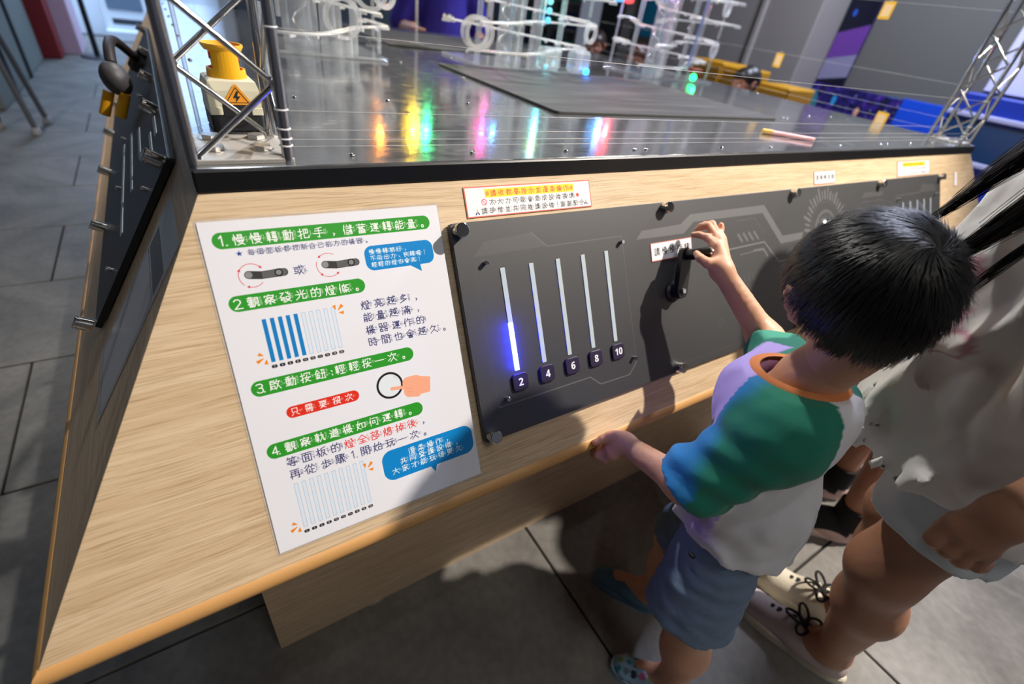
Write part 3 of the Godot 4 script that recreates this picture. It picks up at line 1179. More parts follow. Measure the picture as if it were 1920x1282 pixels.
func poster_print() -> Image:
	var s := Press.new(297, 420, 3.45, Color("e9ebf2"))
	var green := Color("2f9a2c")
	var blue := Color("0d86cf")
	var ink := Color("1d1f5c")
	var orange := Color("f08c1e")
	var white := Color("f8f8f8")
	var red := Color("e0321e")
	s.pill(11, 13, 282, 32, 9.5, green)
	s.row("1.", 21.5, 22.5, 4.5, 13, white, 0.11)
	s.row("慢慢轉動把手，", 38, 22.8, 18.2, 12, white, 0.1)
	s.row("儲蓄運轉能量。", 166, 22.8, 17.6, 12, white, 0.1)
	var star := []
	for j in 10:
		star.append(Vector2(35.5, 39) + Vector2.from_angle(-PI / 2 + PI / 5 * j) * (3.6 if j % 2 == 0 else 1.5))
	s.poly(star, Color("1b3c8c"))
	s.row("每個面板都控制自己前方的機器。", 48, 38.6, 10.0, 6.9, ink)
	lever(s, 40, 65)
	lever(s, 129, 64)
	arrow_arc(s, Vector2(43, 66), 14, -2.5, -0.75)
	arrow_arc(s, Vector2(43, 66), 14, 2.35, 3.6)
	arrow_arc(s, Vector2(43, 66), 14, 0.75, 1.9)
	arrow_arc(s, Vector2(133, 65), 15, -1.0, -2.2)
	arrow_arc(s, Vector2(133, 65), 15, -2.75, -3.9)
	arrow_arc(s, Vector2(133, 65), 15, 2.1, 0.95)
	s.row("或", 96, 66.5, 10, 11, ink)
	s.pill(181, 47, 280, 80, 11, blue)
	s.poly([Vector2(241, 79), Vector2(258, 90), Vector2(257, 78)], blue)
	s.row("慢慢轉就好，", 191, 55, 9.6, 6.6, white, 0.1)
	s.row("不用出力、快轉喔！", 191.5, 63.6, 9.4, 6.6, white, 0.1)
	s.row("輕輕的燈也會亮！", 191.5, 72.2, 9.4, 6.6, white, 0.1)
	s.pill(12, 87.5, 174, 106.5, 9.5, green)
	s.row("2.", 21.5, 97.5, 5, 12.5, white, 0.11)
	s.row("觀察發光的燈條。", 38, 97.2, 18.0, 12, white, 0.1)
	gauge(s, 44.5, 120, 174, 179.7, 5, 9.1)
	burst(s, Vector2(130, 127), -0.72, orange)
	burst(s, Vector2(38, 166), 2.75, orange)
	s.row("燈亮越多，", 169, 124, 18.2, 11.5, ink)
	s.row("能量越滿，", 169, 141, 18.2, 11.5, ink)
	s.row("機器運作的", 169.5, 158.6, 18.1, 11.5, ink)
	s.row("時間也會越久。", 169.5, 175.4, 18.1, 11.5, ink)
	s.pill(13, 193.5, 223, 213, 9.6, green)
	s.row("3.", 23, 203, 5, 12.5, white, 0.11)
	s.row("啟動按鈕", 40, 202.5, 18.1, 12, white, 0.1)
	s.row("：", 109, 202.5, 5, 12, white, 0.11)
	s.row("輕輕按一次。", 119.5, 202.5, 18.0, 12, white, 0.1)
	s.pill(45, 235, 137, 250, 7.4, red)
	s.row("只需要按", 55, 242.4, 17.4, 9.6, white, 0.1)
	s.row("1次", 111.5, 242.4, 11.6, 9.6, white, 0.1)
	s.ring(Vector2(181, 241.5), 17.5, 3.0, Color("1a1a1a"))
	s.disc(Vector2(181, 241.5), 16.0, Color("e4ecf0"))
	s.line([Vector2(188, 229), Vector2(193, 235)], 0.9, Color("b4cfe8"))
	var skin := Color("f6ae8a")
	s.line([Vector2(183, 247), Vector2(202, 249.5)], 4.8, skin)
	s.pill(199, 236, 228, 266, 9, skin)
	s.line([Vector2(205, 262), Vector2(219, 265)], 7.0, skin)
	s.poly([Vector2(216, 236), Vector2(242, 244), Vector2(238, 266), Vector2(216, 266)], skin)
	s.line([Vector2(203, 252.5), Vector2(212, 254)], 0.5, Color("e08b66"))
	s.line([Vector2(204, 257.5), Vector2(212, 259)], 0.5, Color("e08b66"))
	s.pill(13, 276, 222, 295.5, 9.7, green)
	s.row("4.", 23, 285.5, 5, 12.5, white, 0.11)
	s.row("觀察軌道機如何運轉。", 40.5, 285.2, 18.1, 12, white, 0.1)
	s.row("等面板的", 38, 305.3, 18.3, 12, ink)
	s.row("燈全部熄掉後", 111, 305.3, 18.0, 12, Color("e0261c"))
	s.row("，", 219, 305.3, 18, 12, ink)
	s.row("再從", 38.5, 322.6, 18.3, 12, ink)
	s.row("步驟", 77.5, 322.6, 18.4, 12, ink)
	s.row("1.", 114, 322.6, 4.5, 12, ink)
	s.row("開始玩一次。", 129.5, 322.6, 18.0, 12, ink)
	s.pill(149, 334, 293, 379, 15, blue)
	s.poly([Vector2(217, 377), Vector2(224, 389), Vector2(229, 377)], blue)
	s.row("溫柔操作，", 194, 344.4, 14.3, 9.2, white, 0.1)
	s.row("共同愛護設備，", 179.5, 355, 14.3, 9.2, white, 0.1)
	s.row("大家才能玩得更久", 165.5, 366.5, 14.4, 9.2, white, 0.1)
	gauge(s, 36.5, 335.5, 397, 403.5, 0, 9.45)
	burst(s, Vector2(126, 350), -0.72, orange)
	burst(s, Vector2(30, 392), 2.75, orange)
	return s.im


func prayer(s: Press, at: Vector2, z: float) -> void:
	s.poly([at + Vector2(-1.2, 1.6) * z, at + Vector2(-0.3, -3.6) * z, at + Vector2(0.3, -3.6) * z, at + Vector2(1.2, 1.6) * z], Color("f2a02c"))
	s.poly([at + Vector2(-3.2, 3.4) * z, at + Vector2(-1.6, 0.6) * z, at + Vector2(-0.2, 1.8) * z, at + Vector2(-1.8, 4) * z], Color("2c2c8a"))
	s.poly([at + Vector2(3.2, 3.4) * z, at + Vector2(1.6, 0.6) * z, at + Vector2(0.2, 1.8) * z, at + Vector2(1.8, 4) * z], Color("2c2c8a"))


func care_print() -> Image:
	var s := Press.new(247, 46, 3.4, Color("f3f2f4"))
	s.pill(0, 0, 247, 46, 1.0, Color("dc6a58"), 1.8, Color("f3f2f4"))
	s.pill(35, 4.5, 210, 17.5, 0.3, Color("f8dc1c"))
	s.row("請依教學指示並溫柔操作", 50, 11, 14.3, 8.8, Color("d23a28"), 0.1)
	for x in [39.5, 205.0]:
		s.disc(Vector2(x, 11.5), 3.2, Color("f0962c"))
		s.line([Vector2(x - 1.5, 10), Vector2(x + 2.6, 7.6)], 1.4, Color("f0962c"))
	s.ring(Vector2(32, 24), 4.2, 1.2, Color("e0506a"))
	s.line([Vector2(29.2, 21.2), Vector2(34.8, 26.8)], 1.2, Color("e0506a"))
	s.row("太大力可能會造成設備損壞", 46, 24.2, 14.3, 8.8, Color("202024"), 0.09)
	s.disc(Vector2(217, 24), 3.2, Color("e0483c"))
	s.row("請珍惜並共同維護設備", 30, 37, 14.3, 8.8, Color("202024"), 0.09)
	s.row("！", 172, 37, 14, 8.8, Color("202024"), 0.1)
	s.row("謝謝配合", 183, 37, 13.8, 8.8, Color("202024"), 0.09)
	prayer(s, Vector2(18, 37.5), 1.25)
	prayer(s, Vector2(234, 36.5), 1.25)
	return s.im


func word_print(text: String, w: float, h: float) -> Image:
	var s := Press.new(w, h, 4.0, Color("f1f1f3"))
	s.pill(0, 0, w, h, 0.8, Color("dc7a68"), 1.4, Color("f1f1f3"))
	s.row(text, w / 2 - (text.length() - 1) * w * 0.092, h / 2, w * 0.184, w * 0.115, Color("26262a"), 0.1)
	return s.im


func sheet_print() -> Image:
	# the framed square that this sheet carries is left empty; its grey band has a line of writing too small to read
	var s := Press.new(160, 270, 3.0, Color("b9bcc2"))
	s.pill(6, 82, 154, 262, 2, Color("2e2e32"), 1.6, Color("b9bcc2"))
	s.pill(10, 44, 150, 78, 1, Color("55585a"))
	return s.im

# ---------------------------------------------------------------- papers stuck on the boards
func leaf(x: Transform3D, w: float, h: float, im: Image, rough: float, called: String, label: String, category: String, thick := 0.0004) -> Node3D:
	var o := thing(called, label, category, x.origin)
	var s := Soup.new()
	s.plate(x, p2([-w / 2, -h / 2, w / 2, -h / 2, w / 2, h / 2, -w / 2, h / 2]), thick)
	part(o, "sheet", s, printed(im, rough))
	return o


func papers() -> void:
	var x := FX(-0.0095, 0.0312, 0.0008)
	x.basis = x.basis * Basis(Vector3.BACK, -0.0047)
	x.origin = x * Vector3(0.1485, -0.21, 0)
	var po := leaf(x, 0.297, 0.42, poster_print(), 0.3, "instruction_poster", "large white instruction poster with green numbered headings, left of the front crank board", "poster")
	var lam := Soup.new()
	lam.plate(x.translated_local(Vector3(0, 0, -0.0005)), rounded(0.303, 0.426, 0.003, 3), 0.0003)
	part(po, "laminate_margin", lam, clear("f0f0f0", 0.16, 0.1), "clear laminate margin")
	leaf(FX(0.458, 0.0330, 0.0006), 0.247, 0.0455, care_print(), 0.4, "notice_label", "white notice with a yellow headline and red edge, above the near light bars", "label", 0.001)
	leaf(FX(1.941, 0.0350, 0.0006), 0.240, 0.0455, care_print(), 0.4, "notice_label", "white notice with a yellow headline near the far right end of the oak", "label", 0.001)
	leaf(FX(1.386, 0.0400, 0.0006), 0.106, 0.0325, word_print("請慢慢旋轉", 106, 33), 0.4, "word_label", "small white five-sign label on the oak strip above the dial", "label", 0.001)
	leaf(FX(0.7655, 0.1535, 0.0122), 0.119, 0.035, word_print("請慢慢旋轉", 119, 35), 0.4, "word_label", "small white red-edged label on the crank board, behind the boy's raised hand", "label", 0.001)
	leaf(FX(2.30, 0.084, 0.0006), 0.028, 0.05, word_print("", 28, 50), 0.5, "blank_sticker", "small pale sticker on the oak at the right end beside the hair", "sticker", 0.0006)
	leaf(LX(0.060, 0.1925, 0.0006), 0.160, 0.270, sheet_print(), 0.4, "grey_sheet", "pale grey sheet with an empty framed square on the console's left slope", "paper sheet")


# ---------------------------------------------------------------- what stands on the metal top
func truss(x0: float, z0: float, label: String) -> void:
	var o := thing("truss_post", label, "truss", Vector3(x0 + 0.05, 0.027, z0 - 0.05), "")
	var y0 := 0.027
	var y1 := 2.2
	var q := [Vector3(x0, 0, z0), Vector3(x0 + 0.1, 0, z0), Vector3(x0 + 0.1, 0, z0 - 0.1), Vector3(x0, 0, z0 - 0.1)]
	for k in 4:
		var s := Soup.new()
		s.tube(pv([q[k] + Vector3(0, y0, 0), q[k] + Vector3(0, y1, 0)]), rr([0.0064]), 16)
		part(o, "leg", s, chrome)
	# one bent lacing rod on each side
	var pitch := 0.080
	for k in 4:
		var a: Vector3 = q[k]
		var b: Vector3 = q[(k + 1) % 4]
		var d := (b - a).normalized() * 0.008
		var path := PackedVector3Array()
		var j := 0
		var y := y0 + 0.006
		var first := k % 2 == 0
		while y < y1:
			var left := j % 2 == 0
			var e: Vector3 = a + d if left else b - d
			path.append(Vector3(e.x, y - 0.004, e.z))
			path.append(Vector3(e.x, y + 0.004, e.z))
			y += pitch
			j += 1
		var s := Soup.new()
		s.tube(path, rr([0.0034]), 10)
		part(o, "lacing_rod", s, chrome)
	var pl := slab(Vector3(x0 - 0.004, y0 + 0.0, z0 - 0.105), Vector3(x0 + 0.107, y0 + 0.006, z0 + 0.005), 0.001)
	part(o, "foot_plate", pl, mat("b9b6b0", 0.45, 0.6), "pale metal foot plate")
	for bx in [0.026, 0.078]:
		for bz in [-0.034, -0.084]:
			var s := Soup.new()
			var p := Vector3(x0 + bx, y0 + 0.006, z0 + bz)
			s.lathe(Transform3D(Basis(), p), p2([0.013, 0.0, 0.013, 0.001, 0.0, 0.001]), 18)
			s.lathe(Transform3D(Basis(Vector3.UP, bx * 20), p), p2([0.0112, 0.001, 0.0112, 0.0050, 0.0102, 0.0058, 0.0, 0.0058]), 6)
			part(o, "hex_bolt", s, mat("c9c7c2", 0.3, 0.9))


func top_things() -> void:
	truss(0.003, -0.020, "shiny steel truss post on the near left corner, before the yellow stop button")
	truss(2.335, -0.020, "shiny steel truss post on the console's far right corner")
	# rubber mats
	for r in [[0.745, 1.660, -0.325, -0.985, "black rubber mat on the metal top nearest the front edge"], [0.74, 1.66, -1.40, -2.03, "black rubber mat on the metal top towards the rear, behind the front mat"]]:
		var m := Soup.new()
		m.plate(Transform3D(Basis(Vector3.RIGHT, Vector3.FORWARD, Vector3.UP), Vector3((r[0] + r[1]) / 2, 0.0282, (r[2] + r[3]) / 2)), rounded(r[1] - r[0], r[2] - r[3], 0.012, 4), 0.006, 0.001)
		solo("rubber_mat", m, rubber(), r[4], "mat")
	# nylon lines strung between the posts
	var o := thing("nylon_lines", "thin clear nylon lines strung between the truss posts above the console's front edge", "line", Vector3(0.1, 0.03, -0.02))
	for y in [0.047, 0.055, 0.066, 0.087, 0.168]:
		var s := Soup.new()
		s.tube(pv([Vector3(0.1, y, -0.014), Vector3(1.2, y - 0.001, -0.014), Vector3(2.34, y, -0.014)]), rr([0.00035]), 6)
		part(o, "line", s, mat("b8b8b6", 0.25))
		for e in [0.103, 2.335]:
			var k := Soup.new()
			k.tube(ring_path(Vector3(e, y, -0.02), Vector3.UP, 0.0072, 14), rr([0.0009]), 5, true)
			part(o, "knot", k, mat("e8e8e6", 0.2))
	var o2 := thing("nylon_lines", "thin clear nylon lines strung along the console's far right edge", "line", Vector3(2.44, 0.03, -0.1))
	for y in [0.05, 0.09, 0.20, 0.423]:
		var s := Soup.new()
		s.tube(pv([Vector3(2.437, y, -0.12), Vector3(2.437, y, -2.27)]), rr([0.00035]), 6)
		part(o2, "line", s, mat("e8e8e6", 0.2))
	for q in [[0.20, -0.885, "small yellow tag hanging on a line at the far right edge, before the grey pier"], [0.423, -0.52, "small yellow tag hanging high on a line, at the top edge before the dark wall"], [0.065, -0.342, "yellow tag hanging low at the far right rim, before the blue wall"]]:
		var t := thing("yellow_tag", q[2], "tag", Vector3(2.437, q[0], q[1]))
		var p := Soup.new()
		var b := Basis(Vector3.UP, -PI / 2 - 0.35)
		p.plate(Transform3D(b, Vector3(2.437, q[0] - 0.028, q[1])), rounded(0.056, 0.058, 0.005, 3), 0.0015, 0.0003)
		part(t, "card", p, mat("f0b822", 0.5))
		var inn := Soup.new()
		inn.plate(Transform3D(b, Vector3(2.437, q[0] - 0.028, q[1]) + b.z * 0.0015), rounded(0.038, 0.040, 0.003, 3), 0.0004)
		part(t, "printed_field", inn, mat("f3cf98", 0.5))
		var lp := Soup.new()
		lp.tube(ring_path(Vector3(2.437, q[0] + 0.002, q[1]), Vector3.RIGHT, 0.005, 12), rr([0.0008]), 5, true)
		part(t, "loop", lp, mat("e8e8e6", 0.2))
	# small pink and yellow pen lying at the front edge
	var pen := thing("pink_marker", "small pink marker with a yellow cap lying on the metal top", "marker", Vector3(1.38, 0.033, -0.12))
	var ps := Soup.new()
	ps.tube(pv([Vector3(1.345, 0.0335, -0.150), Vector3(1.44, 0.0335, -0.075)]), rr([0.006, 0.005]), 12)
	part(pen, "barrel", ps, mat("e9a8ac", 0.4))
	var pc := Soup.new()
	pc.tube(pv([Vector3(1.328, 0.0338, -0.163), Vector3(1.35, 0.0338, -0.146)]), rr([0.0066]), 12)
	part(pen, "cap", pc, mat("d9a53a", 0.4))
	stop_button()
	guard_strips()
	runs()


func ring_path(at: Vector3, axis: Vector3, r: float, n: int) -> PackedVector3Array:
	var a := axis.cross(Vector3(0.31, 0.9, 0.2)).normalized()
	var b := axis.cross(a).normalized()
	var o := PackedVector3Array()
	for k in n:
		o.append(at + (a * cos(TAU * k / n) + b * sin(TAU * k / n)) * r)
	return o


func rubber() -> StandardMaterial3D:
	if not mats.has("rubber"):
		var im := Image.create(256, 256, false, Image.FORMAT_RGB8)
		var n := noise(41, 0.02, 4)
		for y in 256:
			for x in 256:
				var v := 0.185 + 0.13 * n.get_noise_2d(x * 0.4, y * 2.2)
				im.set_pixel(x, y, Color(v, v, v * 0.98))
		mats["rubber"] = printed(im, 0.62)
	return mats["rubber"]


func guard_strips() -> void:
	var o := thing("acrylic_guard", "two clear upright acrylic strips beside the yellow stop button", "guard", Vector3(0.06, 0.03, -0.2))
	for q in [[0.022, -0.185, 0.155, 0.1], [0.128, -0.235, 0.15, -0.3]]:
		var s := Soup.new()
		s.box(Transform3D(Basis(Vector3.UP, q[3]), Vector3(q[0], 0.028 + q[2] / 2, q[1])), Vector3(0.004, q[2], 0.016), 0.0008)
		part(o, "strip", s, clear("cfd8e6", 0.28, 0.1))


func stop_button() -> void:
	var at := Vector3(0.068, 0.0275, -0.186)
	var o := thing("stop_button", "yellow emergency stop button on a cream box with a warning triangle, inside the near truss", "stop button", at)
	var x := Transform3D(Basis(Vector3.UP, 0.05) * Basis.from_scale(Vector3(0.84, 0.66, 0.84)), at)
	var s := Soup.new()
	s.box(x.translated_local(Vector3(0, 0.017, 0)), Vector3(0.076, 0.034, 0.068), 0.003)
	s.box(x.translated_local(Vector3(0.001, 0.041, 0.0335)), Vector3(0.042, 0.024, 0.0022), 0.0008)
	part(o, "base_box", s, mat("1c1c1f", 0.5), "black lower half")
	var plug := Soup.new()
	plug.lathe(x * Transform3D(Basis(Vector3.RIGHT, PI / 2), Vector3(0.002, 0.022, 0.0338)), p2([0.0125, 0.0, 0.0125, 0.0012, 0.0105, 0.0012, 0.0105, 0.0004, 0.0, 0.0004]), 24)
	part(o, "cable_plug", plug, mat("161618", 0.45))
	var c := Soup.new()
	var k := [Vector2(0.0375, 0.034), Vector2(0.0375, 0.034), Vector2(0.034, 0.031), Vector2(0.030, 0.028)]
	var hy := [0.034, 0.078, 0.094, 0.097]
	for j in 3:
		var p := []
		for e in [[0, 0], [1, 1]]:
			var r: Vector2 = k[j + e[0]]
			for sg in [Vector2(-1, 1), Vector2(1, 1), Vector2(1, -1), Vector2(-1, -1)]:
				p.append(x * Vector3(r.x * sg.x, hy[j + e[1]], r.y * sg.y))
		for m in 4:
			c.quad(p[m], p[(m + 1) % 4], p[4 + (m + 1) % 4], p[4 + m])
		if j == 2:
			c.quad(p[4], p[5], p[6], p[7])
	c.box(x.translated_local(Vector3(-0.0295, 0.040, 0.001)), Vector3(0.0175, 0.014, 0.0695), 0.001)
	c.box(x.translated_local(Vector3(0.0300, 0.040, 0.001)), Vector3(0.0170, 0.014, 0.0695), 0.001)
	part(o, "cover", c, mat("d9d5bc", 0.5), "cream upper half")
	var red := Soup.new()
	red.lathe(x.translated_local(Vector3(0, 0.097, 0)), p2([0.014, 0.0, 0.014, 0.025, 0.021, 0.030, 0.021, 0.042, 0.017, 0.046, 0.0, 0.047]), 24)
	part(o, "red_button", red, mat("c3241a", 0.35), "red mushroom head")
	# yellow shroud: foot ring, two uprights and a flared collar
	var y := Soup.new()
	y.lathe(x.translated_local(Vector3(0, 0.097, 0)), p2([0.0, 0.0, 0.0285, 0.0, 0.0275, 0.015, 0.0245, 0.015, 0.0235, 0.003, 0.0, 0.003]), 30)
	y.lathe(x.translated_local(Vector3(0, 0.097, 0)), p2([0.0255, 0.046, 0.0295, 0.054, 0.0295, 0.058, 0.0265, 0.058, 0.0225, 0.046, 0.0255, 0.046]), 30)
	for sg in [0.0, PI]:
		for j in 8:
			var w0: float = -PI / 2 - 0.85 + sg + j * 0.19
			var w1: float = w0 + 0.19
			var f := func(w: float, r: float, hh: float) -> Vector3: return x * Vector3(cos(w) * r, 0.097 + hh, -sin(w) * r)
			y.quad(f.call(w0, 0.0275, 0.012), f.call(w1, 0.0275, 0.012), f.call(w1, 0.0262, 0.05), f.call(w0, 0.0262, 0.05))
			y.quad(f.call(w1, 0.0242, 0.012), f.call(w0, 0.0242, 0.012), f.call(w0, 0.0230, 0.05), f.call(w1, 0.0230, 0.05))
			if j == 0:
				y.quad(f.call(w0, 0.0242, 0.012), f.call(w0, 0.0275, 0.012), f.call(w0, 0.0262, 0.05), f.call(w0, 0.0230, 0.05))
			if j == 7:
				y.quad(f.call(w1, 0.0275, 0.012), f.call(w1, 0.0242, 0.012), f.call(w1, 0.0230, 0.05), f.call(w1, 0.0262, 0.05))
	part(o, "shroud", y, mat("f2b417", 0.4), "yellow shroud")
	# warning triangle on the front
	var tx := x.translated_local(Vector3(0.003, 0.066, 0.0343))
	var tri := PackedVector2Array()
	for j in 3:
		for e in 5:
			var d := PI / 2 + TAU * j / 3 + (e - 2) * 0.45
			tri.append(Vector2.from_angle(PI / 2 + TAU * j / 3) * 0.021 + Vector2.from_angle(d) * 0.003)
	var t := Soup.new()
	t.plate(tx, tri, 0.0006)
	var sign_ := part(o, "warning_sign", t, mat("efa028", 0.5), "yellow warning triangle")
	var ink := Soup.new()
	for j in 3:
		var a := Vector2.from_angle(PI / 2 + TAU * j / 3) * 0.0185
		var b := Vector2.from_angle(PI / 2 + TAU * (j + 1) / 3) * 0.0185
		var m := (a + b) / 2
		ink.box(tx * Transform3D(Basis(Vector3.BACK, (b - a).angle()), Vector3(m.x, m.y, 0.0007)), Vector3((b - a).length() + 0.0008, 0.0011, 0.0004))
	ink.plate(tx.translated_local(Vector3(0, 0, 0.0005)), p2([0.0005, 0.0115, -0.0055, -0.001, -0.001, -0.001, -0.0025, -0.0095, 0.0055, 0.0025, 0.0008, 0.0025, 0.0035, 0.0115]), 0.0004)
	part(sign_, "bolt_symbol", ink, mat("1a1712", 0.6))


# ---------------------------------------------------------------- clear marble runs
func hoop(o: Node3D, at: Vector3, axis: Vector3, r: float, wide: float) -> void:
	var s := Soup.new()
	var n := 26
	var a := axis.cross(Vector3(0.2, 0.97, 0.1)).normalized()
	var b := axis.cross(a).normalized()
	for k in n:
		var c := [0.0, TAU / n]
		var ring := []
		for e in c:
			var d: Vector3 = a * cos(TAU * k / n + e) + b * sin(TAU * k / n + e)
			ring.append([at + d * r + axis * wide, at + d * r - axis * wide, at + d * (r - 0.012) - axis * wide, at + d * (r - 0.012) + axis * wide])
		for m in 4:
			s.quad(ring[0][m], ring[0][(m + 1) % 4], ring[1][(m + 1) % 4], ring[1][m])
	part(o, "hoop", s, clear("f6f8f8", 0.36, 0.07))


func track(o: Node3D, pts: PackedVector3Array) -> void:
	var cv := Curve3D.new()
	for k in pts.size():
		var h := (pts[mini(k + 1, pts.size() - 1)] - pts[maxi(k - 1, 0)]) * 0.17
		cv.add_point(pts[k], -h, h)
	var n := pts.size() * 6
	var s := Soup.new()
	for sg in [-1.0, 1.0]:
		var path := PackedVector3Array()
		for k in n + 1:
			var f := float(k) / n * cv.get_baked_length()
			var p := cv.sample_baked(f, true)
			var d := (cv.sample_baked(minf(f + 0.004, cv.get_baked_length()), true) - cv.sample_baked(maxf(f - 0.004, 0.0), true)).normalized()
			path.append(p + d.cross(Vector3.UP).normalized() * 0.009 * sg)
		s.tube(path, rr([0.0033]), 8)
	for k in pts.size():
		var d := (pts[mini(k + 1, pts.size() - 1)] - pts[maxi(k - 1, 0)]).normalized()
		var q := d.cross(Vector3.UP).normalized()
		s.box(Transform3D(Basis(d, Vector3.UP, q).orthonormalized(), pts[k] - Vector3(0, 0.006, 0)), Vector3(0.006, 0.008, 0.03), 0.001)
	part(o, "rail_track", s, clear("fbfbf8", 0.46, 0.07))


func runs() -> void:
	var post := clear("eef3f5", 0.20, 0.05)
	var spec := [
		[Vector3(0.42, 0.0285, -1.12), 9, 0.17, "clear marble run at the rear left, with a big hoop low at its right side"],
		[Vector3(1.16, 0.0285, -1.16), 14, 0.27, "clear marble run in the middle of the metal top, with a blue light"],
		[Vector3(2.06, 0.0285, -1.25), 14, 0.25, "clear marble run at the rear right with a green light at its foot"]]
	for j in 3:
		var at: Vector3 = spec[j][0]
		var wide: float = spec[j][2]
		var o := thing("marble_run", spec[j][3], "marble run", at)
		part(o, "base_sheet", slab(at + Vector3(-wide * 0.9, 0, -0.16), at + Vector3(wide * 0.9, 0.008, 0.16), 0.001), clear("e9eef0", 0.16, 0.06))
		for q in [[-0.45, -0.10], [-0.18, 0.06], [0.12, -0.04], [0.42, 0.10], [0.5, -0.11], [0.02, 0.12]]:
			var s := Soup.new()
			s.lathe(Transform3D(Basis(), at + Vector3(q[0] * wide, 0.008, q[1])), p2([0.011, 0.0, 0.011, 0.66, 0.0, 0.66]), 14)
			part(o, "post", s, post)
		var tube := Soup.new()
		tube.lathe(Transform3D(Basis(), at + Vector3(-0.05, 0.008, -0.02)), p2([0.032, 0.0, 0.032, 0.7, 0.028, 0.7, 0.028, 0.0]), 24)
		part(o, "lift_tube", tube, clear("e4eaf0", 0.12, 0.04))
		var lift := Soup.new()
		var hx := PackedVector3Array()
		for k in 90:
			hx.append(at + Vector3(-0.05 + cos(k * 0.5) * 0.02, 0.02 + k * 0.0074, -0.02 + sin(k * 0.5) * 0.02))
		lift.tube(hx, rr([0.003]), 6)
		part(o, "lift_spiral", lift, chrome, "steel lift spiral")
		# winding tracks, level above level
		var levels: int = spec[j][1]
		for lv in levels:
			var y := 0.045 + lv * (0.6 / levels)
			var sg := 1.0 if lv % 2 == 0 else -1.0
			var p := []
			var ph := 0.6 * lv
			for k in 7:
				var f := k / 6.0
				p.append(at + Vector3(sg * (f - 0.5) * 2.0 * wide, y + 0.03 * f, 0.09 * sin(f * 5.0 + ph) + (0.10 if lv % 2 == 0 else -0.02)))
			p.append(at + Vector3(sg * wide * 1.12, y + 0.036, 0.03))
			p.append(at + Vector3(sg * wide * 0.95, y + 0.04, -0.10))
			track(o, pv(p))
			if lv % 4 == 1:
				hoop(o, at + Vector3(-sg * wide * 1.0, y + 0.05, 0.09), Vector3(0.25, 0, 1).normalized(), 0.036, 0.006)
			var side := Soup.new()
			side.lathe(Transform3D(Basis(), at + Vector3(sg * wide * 0.8, y, 0.13)), p2([0.006, -0.03, 0.006, 0.05, 0.0, 0.05]), 10)
			part(o, "bracket", side, post)
		var balls := [[0.55, 2, 0.10], [-0.5, 1, 0.05], [0.2, 3, 0.08], [-0.7, 4, 0.06]]
		for k in balls.size():
			var q: Array = balls[k]
			var s := Soup.new()
			s.ball(at + Vector3(q[0] * wide, 0.062 + q[1] * (0.6 / levels) + 0.02, 0.09 + 0.03 * sin(k * 2.0)), Vector3.ONE * 0.0085, Basis(), 9)
			part(o, "marble", s, chrome, "steel marble in the rails")
		if j == 0:
			hoop(o, Vector3(0.452, 0.0285 + 0.095, -0.985), Vector3(-0.45, 0.05, 1).normalized(), 0.052, 0.007)
			hoop(o, Vector3(0.545, 0.0285 + 0.165, -1.02), Vector3(-0.45, 0.05, 1).normalized(), 0.048, 0.007)
			var st := Soup.new()
			st.lathe(Transform3D(Basis(), Vector3(0.456, 0.03, -0.985)), p2([0.02, 0.0, 0.02, 0.045, 0.012, 0.05, 0.0, 0.05]), 16)
			part(o, "hoop_stand", st, post)
		if j == 1:
			for z in [0.18, 0.145]:
				hoop(o, at + Vector3(-0.27, 0.10, z), Vector3(-0.35, 0, 1).normalized(), 0.048, 0.006)
			for k in 2:
				part(o, "motor_block", slab(at + Vector3(-0.02 + k * 0.14, 0.012, 0.15), at + Vector3(0.07 + k * 0.14, 0.085, 0.2), 0.012), clear("dfe4e6", 0.3, 0.08))
			for k in 6:
				lamp_bead(o, at + Vector3(0.035, 0.16 + 0.028 * k, 0.12), 0.011, ["5fd0ff", "6fd8f0", "7fe0e0", "a8e860", "d0e850", "70d8ff"][k], 1.4)
			lamp_bead(o, at + Vector3(0.19, 0.02, 0.2), 0.012, "2a8cff", 7.0)
			lamp_bead(o, at + Vector3(0.02, 0.022, 0.17), 0.009, "7fd8e8", 1.6)
		if j == 2:
			lamp_bead(o, at + Vector3(0.06, 0.022, 0.17), 0.016, "20e070", 6.0)
			part(o, "red_block", slab(at + Vector3(0.03, 0.04, 0.15), at + Vector3(0.10, 0.06, 0.18), 0.003), mat("b04020", 0.5))
			var bl := Soup.new()
			bl.tube(pv([at + Vector3(0.02, 0.05, 0.15), at + Vector3(0.05, 0.62, 0.14)]), rr([0.006]), 10)
			part(o, "tinted_rod", bl, clear("9fb4f0", 0.6, 0.1), "pale blue rod")
	# unseen coloured lamps on clear stems, placed so their colours reflect in the metal top
	for q in [[0.70, "ff9420", "", "orange lamp on a clear stem behind the left marble run"], [0.875, "ffcc28", "28d88a", "yellow and green lamp on a clear stem between the left and middle marble runs"], [1.21, "ff4fae", "4aa8ff", "pink and blue lamp on a clear stem behind the middle marble run"], [1.93, "58b0ff", "ff4848", "blue and red lamp on a clear stem behind the rear right marble run"]]:
		var at := Vector3(q[0], 0.0275, -1.47)
		var o := thing("unseen_colour_lamp", q[3], "lamp", at)
		var s := Soup.new()
		s.lathe(Transform3D(Basis(), at), p2([0.03, 0.008, 0.03, 0.014, 0.006, 0.016, 0.006, 0.27, 0.0, 0.27]), 14)
		part(o, "stem", s, post)
